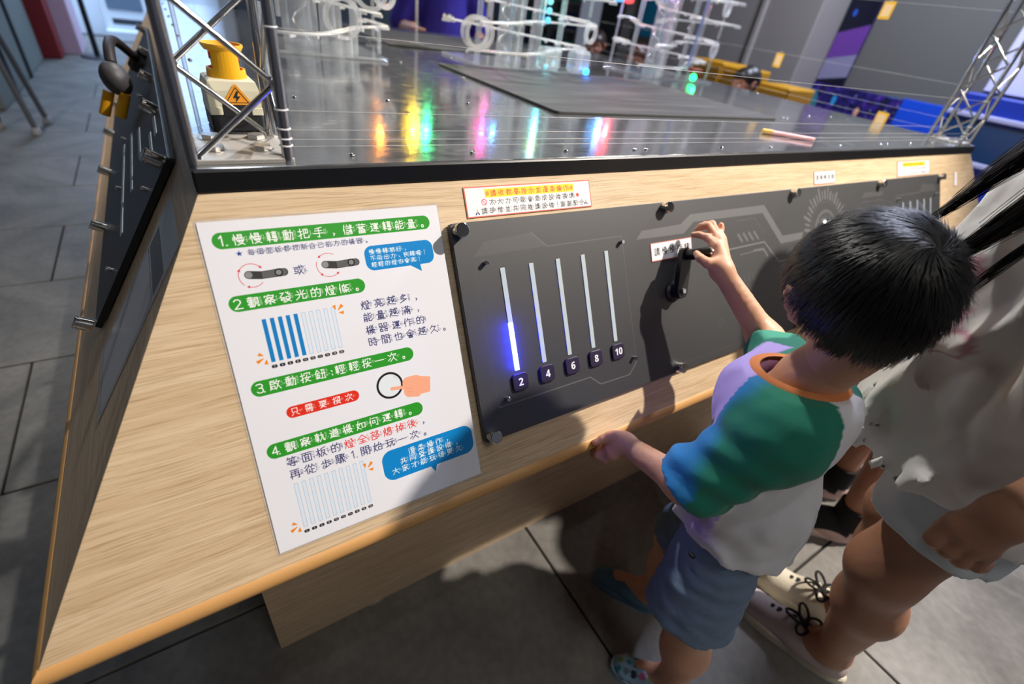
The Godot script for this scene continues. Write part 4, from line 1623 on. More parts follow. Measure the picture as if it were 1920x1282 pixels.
		for k in 2:
			if q[1 + k] == "":
				continue
			var g := Soup.new()
			var x: float = 0.0 if q[2] == "" else (k - 0.5) * 0.062
			g.lathe(Transform3D(Basis(), at + Vector3(x, 0.265, 0)), p2([0.0, 0.0, 0.026, 0.006, 0.032, 0.05, 0.026, 0.10, 0.0, 0.106]), 18, true)
			part(o, "lamp_globe", g, glow(q[1 + k], 1.5, "303030"))
			lamp_light(o, at + Vector3(x, 0.31, 0.05), q[1 + k], 0.03)


func lamp_light(o: Node3D, at: Vector3, hue: String, power: float) -> void:
	var l := OmniLight3D.new()
	l.name = "glow"
	l.light_color = Color(hue)
	l.light_energy = power
	l.light_size = 0.01
	l.omni_range = 4.0
	l.omni_attenuation = 2.0
	l.shadow_enabled = true
	o.add_child(l, true)
	l.position = whole(o).affine_inverse() * at


func lamp_bead(o: Node3D, at: Vector3, r: float, hue: String, power: float) -> void:
	var s := Soup.new()
	s.ball(at, Vector3.ONE * r, Basis(), 8)
	part(o, "indicator_light", s, glow(hue, power))
	lamp_light(o, at + Vector3(-0.3, 0.2, 0.9) * (r + 0.012), hue, 0.002)

# ---------------------------------------------------------------- what stands farther off
func mural_print() -> Image:
	var s := Press.new(190, 110, 3.0, Color("141a4a"))
	var n := noise(61, 0.02, 3)
	for y in s.h:
		for x in s.w:
			var v := n.get_noise_2d(x, y * 1.6)
			s.im.set_pixel(x, y, Color("10143c").lerp(Color("33258a"), clampf(0.5 + 1.2 * v, 0, 1)).lerp(Color("6a2a8a"), clampf(v * 2.0 - 0.5, 0, 0.6)))
	for k in 60:
		s.disc(Vector2(fmod(k * 37.7, 190), fmod(k * 23.3, 110)), 0.35 + 0.3 * (k % 3), Color("b8c4ff"))
	s.disc(Vector2(62, 14), 5, Color("2f9ad8"))
	s.disc(Vector2(118, 20), 4.5, Color("e0a87c"))
	s.disc(Vector2(12, 24), 16, Color("3c7f8c"))
	s.ring(Vector2(150, 60), 34, 2.5, Color("7a68c8"))
	s.disc(Vector2(84, 40), 3, Color("c83ab0"))
	s.poly([Vector2(0, 40), Vector2(60, 62), Vector2(0, 84)], Color("2a7ad8"))
	return s.im


func band_print() -> Image:
	var s := Press.new(40, 200, 3.0, Color("0c1024"))
	s.poly([Vector2(0, 166), Vector2(40, 158), Vector2(40, 178), Vector2(0, 184)], Color("6a3f96"))
	s.poly([Vector2(0, 184), Vector2(40, 178), Vector2(40, 194), Vector2(0, 199)], Color("8886a4"))
	s.disc(Vector2(12, 152), 2.5, Color("2a5ac8"))
	s.disc(Vector2(28, 120), 2, Color("2a7ad8"))
	return s.im


func wall_board(called: String, label: String, z0: float, z1: float, y0: float, y1: float, m: Material, x := 5.6) -> void:
	var s := Soup.new()
	var b := Basis(Vector3.BACK, Vector3.UP, Vector3.LEFT)
	s.plate(Transform3D(b, Vector3(x - 0.002, (y0 + y1) / 2, (z0 + z1) / 2)), p2([-(z1 - z0) / 2, -(y1 - y0) / 2, (z1 - z0) / 2, -(y1 - y0) / 2, (z1 - z0) / 2, (y1 - y0) / 2, -(z1 - z0) / 2, (y1 - y0) / 2]), 0.03, 0.003)
	solo(called, s, m, label, "wall board")


func back_things() -> void:
	wall_board("mural_board", "dark blue and violet space mural board low on the right wall", -2.36, -1.50, FLOOR + 0.02, -0.01, printed(mural_print(), 0.4))
	wall_board("blue_board", "bright plain blue board low on the right wall, beside the space mural", -1.49, -1.06, FLOOR + 0.02, 0.0, mat("0f4fd8", 0.4))
	wall_board("mural_strip", "tall dark strip with violet and lavender bands beside the grey pier", -2.34, -2.06, 0.0, 2.4, printed(band_print(), 0.4))
	wall_board("white_column_board", "tall white board on the right wall behind the far truss", -0.98, -0.35, 0.16, 2.2, mat("dfe0f4", 0.5))
	# blue cabinet with pale ledges behind the far truss
	var c := thing("blue_cabinet", "blue display cabinet with pale ledges behind the far truss", "cabinet", Vector3(5.4, FLOOR, -0.65))
	part(c, "body", slab(Vector3(5.25, FLOOR, -1.02), Vector3(5.592, 0.14, -0.1), 0.01), mat("1236a8", 0.45))
	for y in [-0.02, -0.34]:
		part(c, "ledge", slab(Vector3(5.22, y, -1.03), Vector3(5.26, y + 0.035, -0.08), 0.005), mat("b9bce0", 0.5))
	part(c, "pane", slab(Vector3(5.235, -0.30, -1.0), Vector3(5.252, -0.04, -0.12), 0.004), mat("0a3a66", 0.2))
	# yellow lockers before the grey pier
	for q in [[3.95, -2.62, -2.28, 0.055, "tall yellow locker beyond the right rear edge of the console, left of the child's head"], [3.9, -2.24, -2.02, 0.045, "tall yellow locker directly behind the child's head beyond the console"], [3.75, -1.78, -1.52, -0.005, "tall yellow locker right of the child's head, before the grey pier"]]:
		var l := thing("yellow_locker", q[4], "locker", Vector3(q[0] + 0.15, FLOOR, (q[1] + q[2]) / 2), "")
		part(l, "body", slab(Vector3(q[0], FLOOR, q[1]), Vector3(q[0] + 0.35, q[3], q[2]), 0.012), mat("c08a08", 0.5))
		part(l, "door", slab(Vector3(q[0] - 0.012, FLOOR + 0.05, q[1] + 0.02), Vector3(q[0] + 0.004, q[3] - 0.03, q[2] - 0.02), 0.004), mat("d09a12", 0.45))
		part(l, "handle", slab(Vector3(q[0] - 0.03, -0.25, q[2] - 0.06), Vector3(q[0] - 0.01, -0.12, q[2] - 0.045), 0.004), mat("30302c", 0.4))
	# shelf with teal and navy boxes
	var sx := 4.0
	var sh := thing("cube_shelf", "pale cube shelf seen through the middle marble run", "shelf", Vector3(sx + 0.15, FLOOR, -4.9))
	for k in 5:
		part(sh, "upright", slab(Vector3(sx, FLOOR, -5.45 + 0.27 * k - 0.012), Vector3(sx + 0.3, 1.1, -5.45 + 0.27 * k + 0.012), 0.002), mat("8d9094", 0.6))
	for k in 9:
		part(sh, "shelf_board", slab(Vector3(sx, FLOOR + 0.26 * k, -5.46), Vector3(sx + 0.3, FLOOR + 0.26 * k + 0.022, -4.36), 0.002), mat("8d9094", 0.6))
	for k in 4:
		for j in 4:
			var bx := solo("storage_box", slab(Vector3(sx + 0.01, FLOOR + 0.284 + 0.26 * (j + 2), -5.42 + 0.27 * k), Vector3(sx + 0.28, FLOOR + 0.44 + 0.26 * (j + 2), -5.23 + 0.27 * k), 0.01), mat("1d8a78" if (k + j) % 2 else "25266e", 0.6), "%s storage box, %s row from the top, %s column of the cube shelf" % ["teal" if (k + j) % 2 else "navy", ["fourth", "third", "second", "first"][j], ["first", "second", "third", "fourth"][k]], "storage box", "teal boxes in the cube shelf" if (k + j) % 2 else "navy boxes in the cube shelf")
	wall_board("teal_poster", "small teal poster on the grey wall right of the cube shelf", -4.6, -4.15, 0.1, 0.75, mat("1a7fa0", 0.5), 5.15)
	# far left: stand, pole, white cabinet
	var st := thing("metal_stand", "grey metal stand with slanting legs and small feet at the far left", "stand", Vector3(-0.95, FLOOR, -4.35))
	for q in [[Vector3(-0.87, FLOOR + 0.02, -4.19), Vector3(-1.02, 0.35, -4.32)], [Vector3(-0.84, FLOOR + 0.02, -4.50), Vector3(-1.0, 0.35, -4.38)], [Vector3(-1.08, FLOOR + 0.02, -4.34), Vector3(-1.03, 0.35, -4.36)]]:
		var s := Soup.new()
		s.tube(pv([q[0], q[1]]), rr([0.017]), 10)
		var lg := part(st, "leg", s, mat("77787a", 0.4, 0.6))
		var f := Soup.new()
		f.lathe(Transform3D(Basis(), q[0] - Vector3(0, 0.02, 0)), p2([0.03, 0.0, 0.032, 0.02, 0.024, 0.045, 0.0, 0.05]), 14)
		part(lg, "foot", f, mat("a9aaac", 0.5))
	part(st, "cross_plate", slab(Vector3(-1.06, 0.33, -4.42), Vector3(-0.98, 0.38, -4.28), 0.006), mat("77787a", 0.4, 0.6))
	var po := thing("barrier_post", "black barrier post on a round foot before the bright far area", "post", Vector3(-0.65, FLOOR, -7.68))
	var ps := Soup.new()
	ps.lathe(Transform3D(Basis(), Vector3(-0.65, FLOOR, -7.68)), p2([0.03, 0.02, 0.028, 0.95, 0.04, 0.96, 0.04, 1.0, 0.0, 1.01]), 16)
	part(po, "pole", ps, mat("15151a", 0.4))
	var pf := Soup.new()
	pf.lathe(Transform3D(Basis(), Vector3(-0.65, FLOOR, -7.68)), p2([0.17, 0.0, 0.17, 0.012, 0.15, 0.022, 0.03, 0.03, 0.0, 0.03]), 28)
	part(po, "foot", pf, mat("22242c", 0.4))
	var wc := thing("white_cabinet", "white cabinet with a grey screen in the bright far area", "cabinet", Vector3(-0.28, FLOOR, -9.5))
	part(wc, "body", slab(Vector3(-0.58, FLOOR, -9.78), Vector3(0.02, 0.2, -9.4), 0.02), mat("e6eef4", 0.5))
	part(wc, "screen", slab(Vector3(-0.50, -0.62, -9.41), Vector3(-0.08, -0.25, -9.385), 0.008), mat("6c7f92", 0.3))
	part(wc, "slot", slab(Vector3(-0.48, -0.80, -9.41), Vector3(-0.06, -0.73, -9.392), 0.004), mat("30363e", 0.5))
	var lo := slab(Vector3(-0.58, FLOOR, -9.38), Vector3(-0.02, -0.86, -9.2), 0.015)
	solo("white_step", lo, mat("dde6ee", 0.5), "low white step at the foot of the white cabinet", "step")


# a whole standing person, facing -z before the turn
func visitor(label: String, at: Vector3, yaw: float, tall: float, look: Dictionary) -> Node3D:
	var o := thing("person", label, "person", at)
	var x := Transform3D(Basis(Vector3.UP, yaw), at)
	var kid: bool = tall < 1.3
	var hh := tall * (0.172 if kid else 0.138)
	var J := func(a: float, b: float, c: float) -> Vector3: return x * (Vector3(a, b, c) * tall)
	var neck: Vector3 = J.call(0, 0.83 if not kid else 0.795, 0.0)
	var hc := x * Vector3(0, tall - hh * 0.48, -0.02 * tall)
	var b := x.basis * Basis(Vector3.RIGHT, look.get("bow", -0.25))
	var s := Soup.new()
	var body := [[neck, hc, 0.032 * tall, 0.032 * tall], [J.call(0, 0.76, 0), neck, 0.05 * tall, 0.034 * tall], [J.call(-0.105, 0.785, 0), J.call(0.105, 0.785, 0), 0.032 * tall, 0.032 * tall], [J.call(0, 0.74, 0), J.call(0, 0.54, 0), 0.072 * tall, 0.07 * tall]]
	for sg in [-1.0, 1.0]:
		var hand: Vector3 = look.hands[0 if sg < 0 else 1] if look.has("hands") else Vector3(sg * 0.16, 0.46, -0.03)
		var wr: Vector3 = J.call(hand.x, hand.y, hand.z)
		var el: Vector3 = J.call(sg * 0.165, 0.62, 0.03)
		body += [[J.call(sg * 0.115, 0.785, 0), el, 0.03 * tall, 0.024 * tall], [el, wr, 0.025 * tall, 0.016 * tall]]
		body += [[J.call(sg * 0.055, 0.53, 0), J.call(sg * 0.06, 0.285, -0.005), 0.058 * tall, 0.036 * tall], [J.call(sg * 0.06, 0.285, -0.005), J.call(sg * 0.06, 0.05, 0.015), 0.036 * tall, 0.022 * tall], [J.call(sg * 0.06, 0.045, 0.015), J.call(sg * 0.062, 0.022, -0.06), 0.02 * tall, 0.016 * tall]]
		var d := (wr - el).normalized()
		var side := x.basis * Vector3(0, 0, 1)
		var ph := []
		var fg := []
		for k in 4:
			var m: Vector3 = wr + d * 0.045 * tall + side * (k - 1.5) * 0.0105 * tall
			ph.append([wr, m, 0.014 * tall, 0.0075 * tall])
			fg += chain([m, m + d * 0.02 * tall - side * 0.002, m + d * 0.036 * tall - x.basis.x * sg * 0.006 * tall, m + d * 0.047 * tall - x.basis.x * sg * 0.014 * tall], 0.0058 * tall, 0.0044 * tall)
		var th: Vector3 = wr - side * 0.014 * tall + d * 0.012 * tall
		fg += chain([th, th + d * 0.018 * tall - side * 0.012 * tall, th + d * 0.03 * tall - side * 0.016 * tall, th + d * 0.042 * tall - side * 0.016 * tall], 0.007 * tall, 0.005 * tall)
		hand_net(s, ph, fg, [[wr, wr - d * 0.03 * tall, 0.0165 * tall, 0.018 * tall]], func(_p: Vector3, _n: Vector3) -> Color: return look.skin, 0.005)
	var bx := span(body, 0.01)
	net(s, blend(body, 0.03), bx.position, bx.end, 0.013, func(_p: Vector3, _n: Vector3) -> Color: return look.skin)
	head(s, hc, b, hh, look.skin, 0.0065, [[hc, neck, 0.034 * tall, 0.033 * tall]])
	part(o, "body", s, skin_mat())
	eyes(o, hc, b, hh)
	var q := func(a: float, c: float, e: float) -> Vector3: return hc + b * (Vector3(a, c, e) * hh)
	var cap := blend([[q.call(0, 0.12, 0.13), q.call(0, 0.12, -0.05), 0.41 * hh, 0.385 * hh], [q.call(0, 0.0, 0.17), q.call(0, -0.15 - look.get("long", 0.0), 0.19), 0.33 * hh, 0.27 * hh]], 0.1 * hh)
	var hs := Soup.new()
	var hb := AABB(hc, Vector3.ZERO).grow(hh * (0.8 + look.get("long", 0.0)))
	var strands := noise(92, 30.0, 2)
	net(hs, func(p: Vector3) -> float:
		var w := b.inverse() * (p - hc) / hh
		var w0 := atan2(w.x, w.z)
		return maxf(cap.call(p) + 0.006 * hh * sin(w0 * 40.0 + 4.0 * strands.get_noise_3dv(p)), (lerpf(0.2, -0.3 - look.get("long", 0.0), clampf((w.z + 0.28) / 0.4, 0, 1)) - w.y) * hh * 0.8), hb.position, hb.end, 0.006)
	part(o, "hair", hs, mat(look.get("hair", "15110d"), 0.4), "dark hair")
	var f := noise(93, 7.0, 2)
	var trunk := blend([[J.call(-0.09, 0.775, 0), J.call(0.09, 0.775, 0), 0.052 * tall, 0.052 * tall], [J.call(0, 0.74, 0), J.call(0, 0.46, 0), 0.088 * tall, 0.096 * tall], [J.call(-0.1, 0.785, 0), J.call(-0.16, 0.64, 0.025), 0.046 * tall, 0.05 * tall], [J.call(0.1, 0.785, 0), J.call(0.16, 0.64, 0.025), 0.046 * tall, 0.05 * tall]], 0.04)
	var ss := Soup.new()
	var sb := span([[J.call(-0.17, 0.8, 0), J.call(0.17, 0.44, 0.03), 0.11 * tall, 0.11 * tall]], 0.02)
	var hem := at.y + 0.475 * tall
	net(ss, func(p: Vector3) -> float: return maxf(trunk.call(p) + 0.008 * f.get_noise_3d(p.x, p.y * 0.5, p.z), hem - p.y), sb.position, sb.end, 0.013)
	part(o, "shirt", ss, mat(look.shirt, 0.9))
	var legs := [[J.call(-0.04, 0.51, 0), J.call(0.04, 0.51, 0), 0.078 * tall, 0.078 * tall]]
	var low: float = look.get("leg_end", 0.06)
	for sg in [-1.0, 1.0]:
		legs += [[J.call(sg * 0.055, 0.51, 0), J.call(sg * 0.062, 0.285, 0), 0.068 * tall, 0.05 * tall], [J.call(sg * 0.062, 0.285, 0), J.call(sg * 0.062, 0.03, 0.012), 0.05 * tall, 0.038 * tall]]
	var lf := blend(legs, 0.02)
	var ps := Soup.new()
	var pb := span(legs, 0.01)
	var end := at.y + low * tall
	net(ps, func(p: Vector3) -> float: return maxf(lf.call(p) + 0.006 * f.get_noise_3dv(p), end - p.y), pb.position, pb.end, 0.013)
	part(o, "trousers" if low < 0.2 else "shorts", ps, mat(look.pants, 0.9))
	for sg in [-1.0, 1.0]:
		if look.has("sock"):
			var sk := Soup.new()
			sk.tube(pv([J.call(sg * 0.06, 0.10, 0.012), J.call(sg * 0.06, 0.045, 0.015)]), rr([0.031 * tall, 0.031 * tall]), 14)
			sk.tube(pv([J.call(sg * 0.06, 0.04, 0.018), J.call(sg * 0.062, 0.03, -0.05)]), rr([0.031 * tall, 0.027 * tall]), 14)
			part(o, "sock", sk, mat(look.sock, 0.9))
		var he: Vector3 = J.call(sg * 0.06, 0, 0.052)
		var to: Vector3 = J.call(sg * 0.064, 0, -0.098)
		shoe(o, he, to, 0.062 * tall, 0.04 * tall, look.shoe, look.get("sole", "d8d0c4"), false)
	return o


func crowd() -> void:
	visitor("girl in pink clogs and black socks standing on the woman's far side", Vector3(1.53, FLOOR, 0.46), 0.65, 1.46, {"skin": Color(0.42, 0.2, 0.12), "shirt": "c9c4bd", "pants": "cfcac2", "leg_end": 0.36, "shoe": lin("c9aaa4"), "sole": "d9beb6", "sock": "0d0d10", "long": 0.5, "hair": "17120e"})
	visitor("person in violet-blue clothes standing behind the console's rear edge", Vector3(1.62, FLOOR, -2.80), PI - 0.15, 1.62, {"skin": Color(0.55, 0.27, 0.18), "shirt": "3a2fa0", "pants": "2a2a66", "shoe": lin("404040"), "hands": [Vector3(-0.13, 0.61, -0.10), Vector3(0.16, 0.628, -0.14)], "bow": -0.35})
	visitor("small child whose dark hair shows over the console's right edge before the yellow lockers", Vector3(3.22, FLOOR, -1.52), 1.3, 1.09, {"skin": Color(0.45, 0.2, 0.13), "shirt": "5a5560", "pants": "30323c", "shoe": lin("505050")})
	visitor("child in a rusty red top right of the middle marble run, beyond the rear edge", Vector3(2.98, FLOOR, -2.82), 2.2, 1.13, {"skin": Color(0.42, 0.18, 0.11), "shirt": "7a2a20", "pants": "30323c", "shoe": lin("505050"), "hair": "2a140d"})
	visitor("child with reddish brown hair just left of the tallest marble run", Vector3(2.98, FLOOR, -2.32), 2.0, 1.10, {"skin": Color(0.36, 0.15, 0.1), "shirt": "5a2420", "pants": "30323c", "shoe": lin("505050"), "hair": "3a1a10"})

# ---------------------------------------------------------------- people
func V(x: float, y: float, z: float) -> Vector3:
	return Vector3(x, y, z)


func chain(list: Array, r0: float, r1: float) -> Array:
	var o := []
	for k in list.size() - 1:
		o.append([list[k], list[k + 1], lerpf(r0, r1, float(k) / (list.size() - 1)), lerpf(r0, r1, float(k + 1) / (list.size() - 1))])
	return o


func skin_mat() -> StandardMaterial3D:
	if not mats.has("skin"):
		var m := painted()
		m.roughness = 0.5
		m.subsurf_scatter_enabled = true
		m.subsurf_scatter_strength = 0.12
		mats["skin"] = m
	return mats["skin"]


func basis_to(face_: Vector3, up: Vector3) -> Basis:
	var z := -face_.normalized()
	var x := up.cross(z).normalized()
	return Basis(x, z.cross(x), z)


# a head with jaw, nose, brow, lips and ears; b: x to its right, y up, z to its back; h from chin to crown
func head(s: Soup, at: Vector3, b: Basis, h: float, skin: Color, cell: float, neck: Array) -> void:
	var q := func(x: float, y: float, z: float) -> Vector3: return at + b * (Vector3(x, y, z) * h)
	var bones := [[q.call(0, 0.10, 0.12), q.call(0, 0.10, -0.05), 0.375 * h, 0.355 * h], [q.call(0, -0.13, -0.09), q.call(0, -0.36, -0.22), 0.28 * h, 0.125 * h],
		[q.call(0.14, -0.12, -0.2), q.call(0.12, -0.24, -0.2), 0.15 * h, 0.11 * h], [q.call(-0.14, -0.12, -0.2), q.call(-0.12, -0.24, -0.2), 0.15 * h, 0.11 * h]]
	bones += neck
	var f1 := blend(bones, 0.10 * h)
	var fine := [[q.call(0, 0.0, -0.385), q.call(0, -0.12, -0.45), 0.03 * h, 0.05 * h], [q.call(0.05, -0.14, -0.42), q.call(-0.05, -0.14, -0.42), 0.035 * h, 0.035 * h],
		[q.call(0.07, 0.075, -0.365), q.call(0.2, 0.065, -0.31), 0.03 * h, 0.028 * h], [q.call(-0.07, 0.075, -0.365), q.call(-0.2, 0.065, -0.31), 0.03 * h, 0.028 * h],
		[q.call(-0.08, -0.235, -0.375), q.call(0.08, -0.235, -0.375), 0.03 * h, 0.03 * h], [q.call(-0.06, -0.275, -0.365), q.call(0.06, -0.275, -0.365), 0.032 * h, 0.032 * h]]
	for sg in [-1.0, 1.0]:
		var rim := []
		for k in 8:
			var w := lerpf(-0.6, 4.3, k / 7.0)
			rim.append(q.call(sg * (0.40 + 0.05 * sin(w * 0.7 + 0.4)), -0.03 + 0.125 * sin(w + 0.25), 0.06 + 0.075 * cos(w + 0.25)))
		fine += chain(rim, 0.022 * h, 0.02 * h)
		fine.append([q.call(sg * 0.385, 0.03, 0.05), q.call(sg * 0.385, -0.10, 0.03), 0.055 * h, 0.045 * h])
	var f2 := blend(fine, 0.03 * h)
	var f := func(p: Vector3) -> float:
		var a: float = f1.call(p)
		if absf(a) > 0.2 * h:
			return a - 0.13 * h if a > 0.0 else a
		var e: float = f2.call(p)
		var k := 0.025 * h
		var g := maxf(k - absf(a - e), 0.0) / k
		return minf(a, e) - g * g * k * 0.25
	var inv := b.inverse()
	var box := span(bones + fine, 0.01)
	net(s, f, box.position, box.end, cell, func(p: Vector3, _n: Vector3) -> Color:
		var w := inv * (p - at) / h
		if w.z < -0.3 and absf(w.y + 0.255) < 0.045 and absf(w.x) < 0.12:
			return skin.lerp(Color(0.42, 0.12, 0.10), 0.5)
		if w.z < -0.22 and absf(w.y - 0.10) < 0.022 and absf(w.x) > 0.06 and absf(w.x) < 0.24:
			return Color(0.02, 0.015, 0.012)
		return skin)


func eyes(o: Node3D, at: Vector3, b: Basis, h: float) -> void:
	for sg in [-1.0, 1.0]:
		var s := Soup.new()
		s.ball(at + b * (Vector3(sg * 0.145, -0.0, -0.325) * h), Vector3.ONE * 0.058 * h, Basis(), 8)
		var e := part(o, "eye", s, mat("e8e6e2", 0.2))
		var i := Soup.new()
		i.ball(at + b * (Vector3(sg * 0.14, -0.005, -0.362) * h), Vector3.ONE * 0.028 * h, Basis(), 6)
		part(e, "iris", i, mat("1c120c", 0.15))


# close-cropped or longer hair as thousands of fine blades that grow away from the whorl
func crop_hair(o: Node3D, at: Vector3, b: Basis, h: float, whorl: Vector3, count: int, long: float, m: Material, seed_: int) -> void:
	var q := func(x: float, y: float, z: float) -> Vector3: return at + b * (Vector3(x, y, z) * h)
	var cap := blend([[q.call(0, 0.115, 0.125), q.call(0, 0.115, -0.045), 0.385 * h, 0.365 * h], [q.call(0, 0.02, 0.15), q.call(0, -0.16, 0.17), 0.31 * h, 0.22 * h]], 0.1 * h)
	var inv := b.inverse()
	var cover := func(p: Vector3) -> float:
		# below zero where hair grows: forehead, temples and nape stay free
		var w: Vector3 = inv * (p - at) / h
		var line := lerpf(0.20, -0.14, clampf((w.z + 0.30) / 0.36, 0, 1))
		line = lerpf(line, -0.27, clampf((w.z - 0.12) / 0.22, 0, 1))
		if absf(w.x) > 0.27 and absf(w.z - 0.05) < 0.14:
			line = maxf(line, 0.07)
		return (line - w.y) * h
	var s := Soup.new()
	var box := span([[q.call(0, -0.3, 0.2), q.call(0, 0.2, -0.1), 0.42 * h, 0.42 * h]], 0.02)
	net(s, func(p: Vector3) -> float: return maxf(cap.call(p), cover.call(p) * 0.8), box.position, box.end, 0.0045)
	var hair := part(o, "hair", s, m, "short black hair")
	var rnd := RandomNumberGenerator.new()
	rnd.seed = seed_
	var flow := noise(seed_, 14.0, 2)
	var bl := Soup.new()
	var wd := whorl.normalized()
	var made := 0
	while made < count:
		var d := Vector3(rnd.randfn(), rnd.randfn(), rnd.randfn()).normalized()
		var p: Vector3 = at + b * (d * 0.4 * h)
		for k in 6:
			p -= (p - at).normalized() * cap.call(p)
		if cover.call(p) > -0.004:
			continue
		made += 1
		var n := (p - at - b * Vector3(0, 0.08 * h, 0.05 * h)).normalized()
		var wl := (inv * n).normalized()
		var t := wl - wd
		t = t - wl * t.dot(wl)
		# round the whorl the hair turns
		var close := clampf(1.0 - (wl - wd).length() / 0.5, 0, 1)
		t = t.normalized() + wl.cross(t.normalized()) * (0.3 + 1.1 * close)
		var dir := (b * t.normalized() + Vector3(flow.get_noise_3dv(p * 3.0), flow.get_noise_3dv(p * 3.0 + Vector3.ONE), flow.get_noise_3dv(p * 3.0 - Vector3.ONE)) * 0.55).normalized()
		var len := long * rnd.randf_range(0.55, 1.15)
		var lift := rnd.randf_range(0.05, 0.22) + close * 0.25 + (0.35 if rnd.randf() < 0.06 else 0.0)
		var width := rnd.randf_range(0.0007, 0.0013)
		var pos := p
		var pts := [pos]
		for k in 5:
			var nn := (pos - at).normalized()
			dir = (dir - nn * dir.dot(nn) * 0.75 + nn * lift * 0.35 + Vector3.DOWN * 0.10).normalized()
			pos += dir * len / 5
			var cd: float = cap.call(pos)
			if cd < 0.001:
				pos += nn * (0.0015 - cd)
			pts.append(pos)
		for k in 5:
			var a: Vector3 = pts[k]
			var e: Vector3 = pts[k + 1]
			var nn := (a - at).normalized()
			var sd := (e - a).cross(nn).normalized()
			var w0 := width * (1.0 - 0.8 * k / 5.0)
			var w1 := width * (1.0 - 0.8 * (k + 1) / 5.0)
			var j := bl.put(a - sd * w0, (nn - sd * 0.6).normalized())
			bl.put(a + sd * w0, (nn + sd * 0.6).normalized())
			bl.put(e + sd * w1, (nn + sd * 0.6).normalized())
			bl.put(e - sd * w1, (nn - sd * 0.6).normalized())
			bl.face(j, j + 1, j + 2)
			bl.face(j, j + 2, j + 3)
	part(hair, "hair_strands", bl, m, "", "stuff")


# a shoe: sole, upper, opening; toe and heel on the ground
func shoe(o: Node3D, heel: Vector3, toe: Vector3, wide: float, high: float, upper: Color, sole_hex: String, laced: bool, spots := false) -> void:
	var l := (toe - heel).length()
	var b := basis_to(toe - heel, Vector3.UP)
	var at := Vector3((heel.x + toe.x) / 2, FLOOR, (heel.z + toe.z) / 2)
	var x := Transform3D(b, at)
	var outline := PackedVector2Array()
	for k in 28:
		var w := TAU * k / 28
		var fwd := sin(w)
		var half := wide / 2 * (0.86 + 0.14 * sin(w * 1.0)) * (1.0 - 0.10 * exp(-pow((fwd + 0.15) * 4.0, 2)))
		outline.append(Vector2(cos(w) * half * pow(absf(cos(w)), -0.25) if absf(cos(w)) > 0.02 else 0.0, fwd * l / 2))
	var sole := Soup.new()
	sole.plate(x * Transform3D(Basis(Vector3.RIGHT, -PI / 2), Vector3.ZERO), outline, 0.13 * wide + 0.012, 0.004)
	var sh := part(o, "shoe", sole, mat(sole_hex, 0.6), "pale rubber sole")
	var sb := 0.13 * wide + 0.008
	var f1 := blend([[x * Vector3(0, sb + 0.18 * wide, 0.34 * l), x * Vector3(0, sb + 0.16 * wide, 0.1 * l), 0.37 * wide, 0.38 * wide], [x * Vector3(0, sb + 0.16 * wide, 0.1 * l), x * Vector3(0, sb + 0.02 * wide, -0.30 * l), 0.38 * wide, 0.40 * wide],
		[x * Vector3(0, sb + high * 0.55, 0.27 * l), x * Vector3(0, sb + 0.35 * wide, 0.0), 0.36 * wide, 0.30 * wide]], 0.3 * wide)
	var hole := blend([[x * Vector3(0, sb + high * 0.75, 0.30 * l), x * Vector3(0, sb + high * 0.55 + 0.1, 0.20 * l), 0.30 * wide, 0.36 * wide]], 0.01)
	var f := func(p: Vector3) -> float:
		var y := p.y - FLOOR
		return maxf(maxf(f1.call(p), sb - y), maxf(y - sb - high, -hole.call(p)))
	var up := Soup.new()
	var box := AABB(at, Vector3.ZERO).merge(AABB(heel, Vector3.ZERO)).merge(AABB(toe, Vector3.ZERO)).grow(wide)
	net(up, f, box.position, Vector3(box.end.x, FLOOR + sb + high + 0.02, box.end.z), 0.005, func(p: Vector3, _n: Vector3) -> Color:
		if not spots:
			return upper
		var w := x.affine_inverse() * p
		var g := Vector2(w.x, w.z) / 0.017
		var c := (g - g.round()).length()
		if w.z < 0.0 and c < 0.36:
			var pick := posmod(int(g.round().x) * 7 + int(g.round().y) * 3, 5)
			return [Color(0.5, 0.12, 0.25), Color(0.03, 0.25, 0.3), Color(0.02, 0.03, 0.06), Color(0.25, 0.32, 0.05), upper * 0.4][pick]
		return upper)
	part(sh, "upper", up, painted(), "shoe upper")
	if laced:
		var la := Soup.new()
		for k in 5:
			var z := 0.06 * l - 0.055 * l * k
			var y := sb + 0.16 * wide + 0.42 * wide - 0.055 * wide * k
			la.tube(pv([x * Vector3(-0.24 * wide, y - 0.014, z), x * Vector3(0, y + 0.010, z - 0.01), x * Vector3(0.24 * wide, y - 0.014, z - 0.018)]), rr([0.0042]), 8)
			la.tube(pv([x * Vector3(0.24 * wide, y - 0.014, z), x * Vector3(0, y + 0.012, z - 0.01), x * Vector3(-0.24 * wide, y - 0.014, z - 0.018)]), rr([0.0042]), 8)
		var kn := x * Vector3(0, sb + 0.66 * wide, 0.05 * l)
		for k in 5:
			var a := b * Vector3.RIGHT.rotated(Vector3.UP, 0.5 + k * 1.25)
			var lp := PackedVector3Array()
			for j in 13:
				var w := TAU * j / 12
				lp.append(kn + a * (0.024 - 0.024 * cos(w)) * (1.0 if k < 3 else 0.8) + a.cross(Vector3.UP) * 0.011 * sin(w) + Vector3.UP * (0.012 * sin(w * 0.5) - 0.003))
			la.tube(lp, rr([0.0034]), 7)
		la.ball(kn, Vector3(0.012, 0.008, 0.010), b, 7)
		part(sh, "laces", la, mat("0f0f11", 0.8), "black bow laces")


func smin(a: float, b: float, k: float) -> float:
	var g := maxf(k - absf(a - b), 0.0) / k
	return minf(a, b) - g * g * k * 0.25


func people() -> void:
	boy()
	woman()
	crowd()


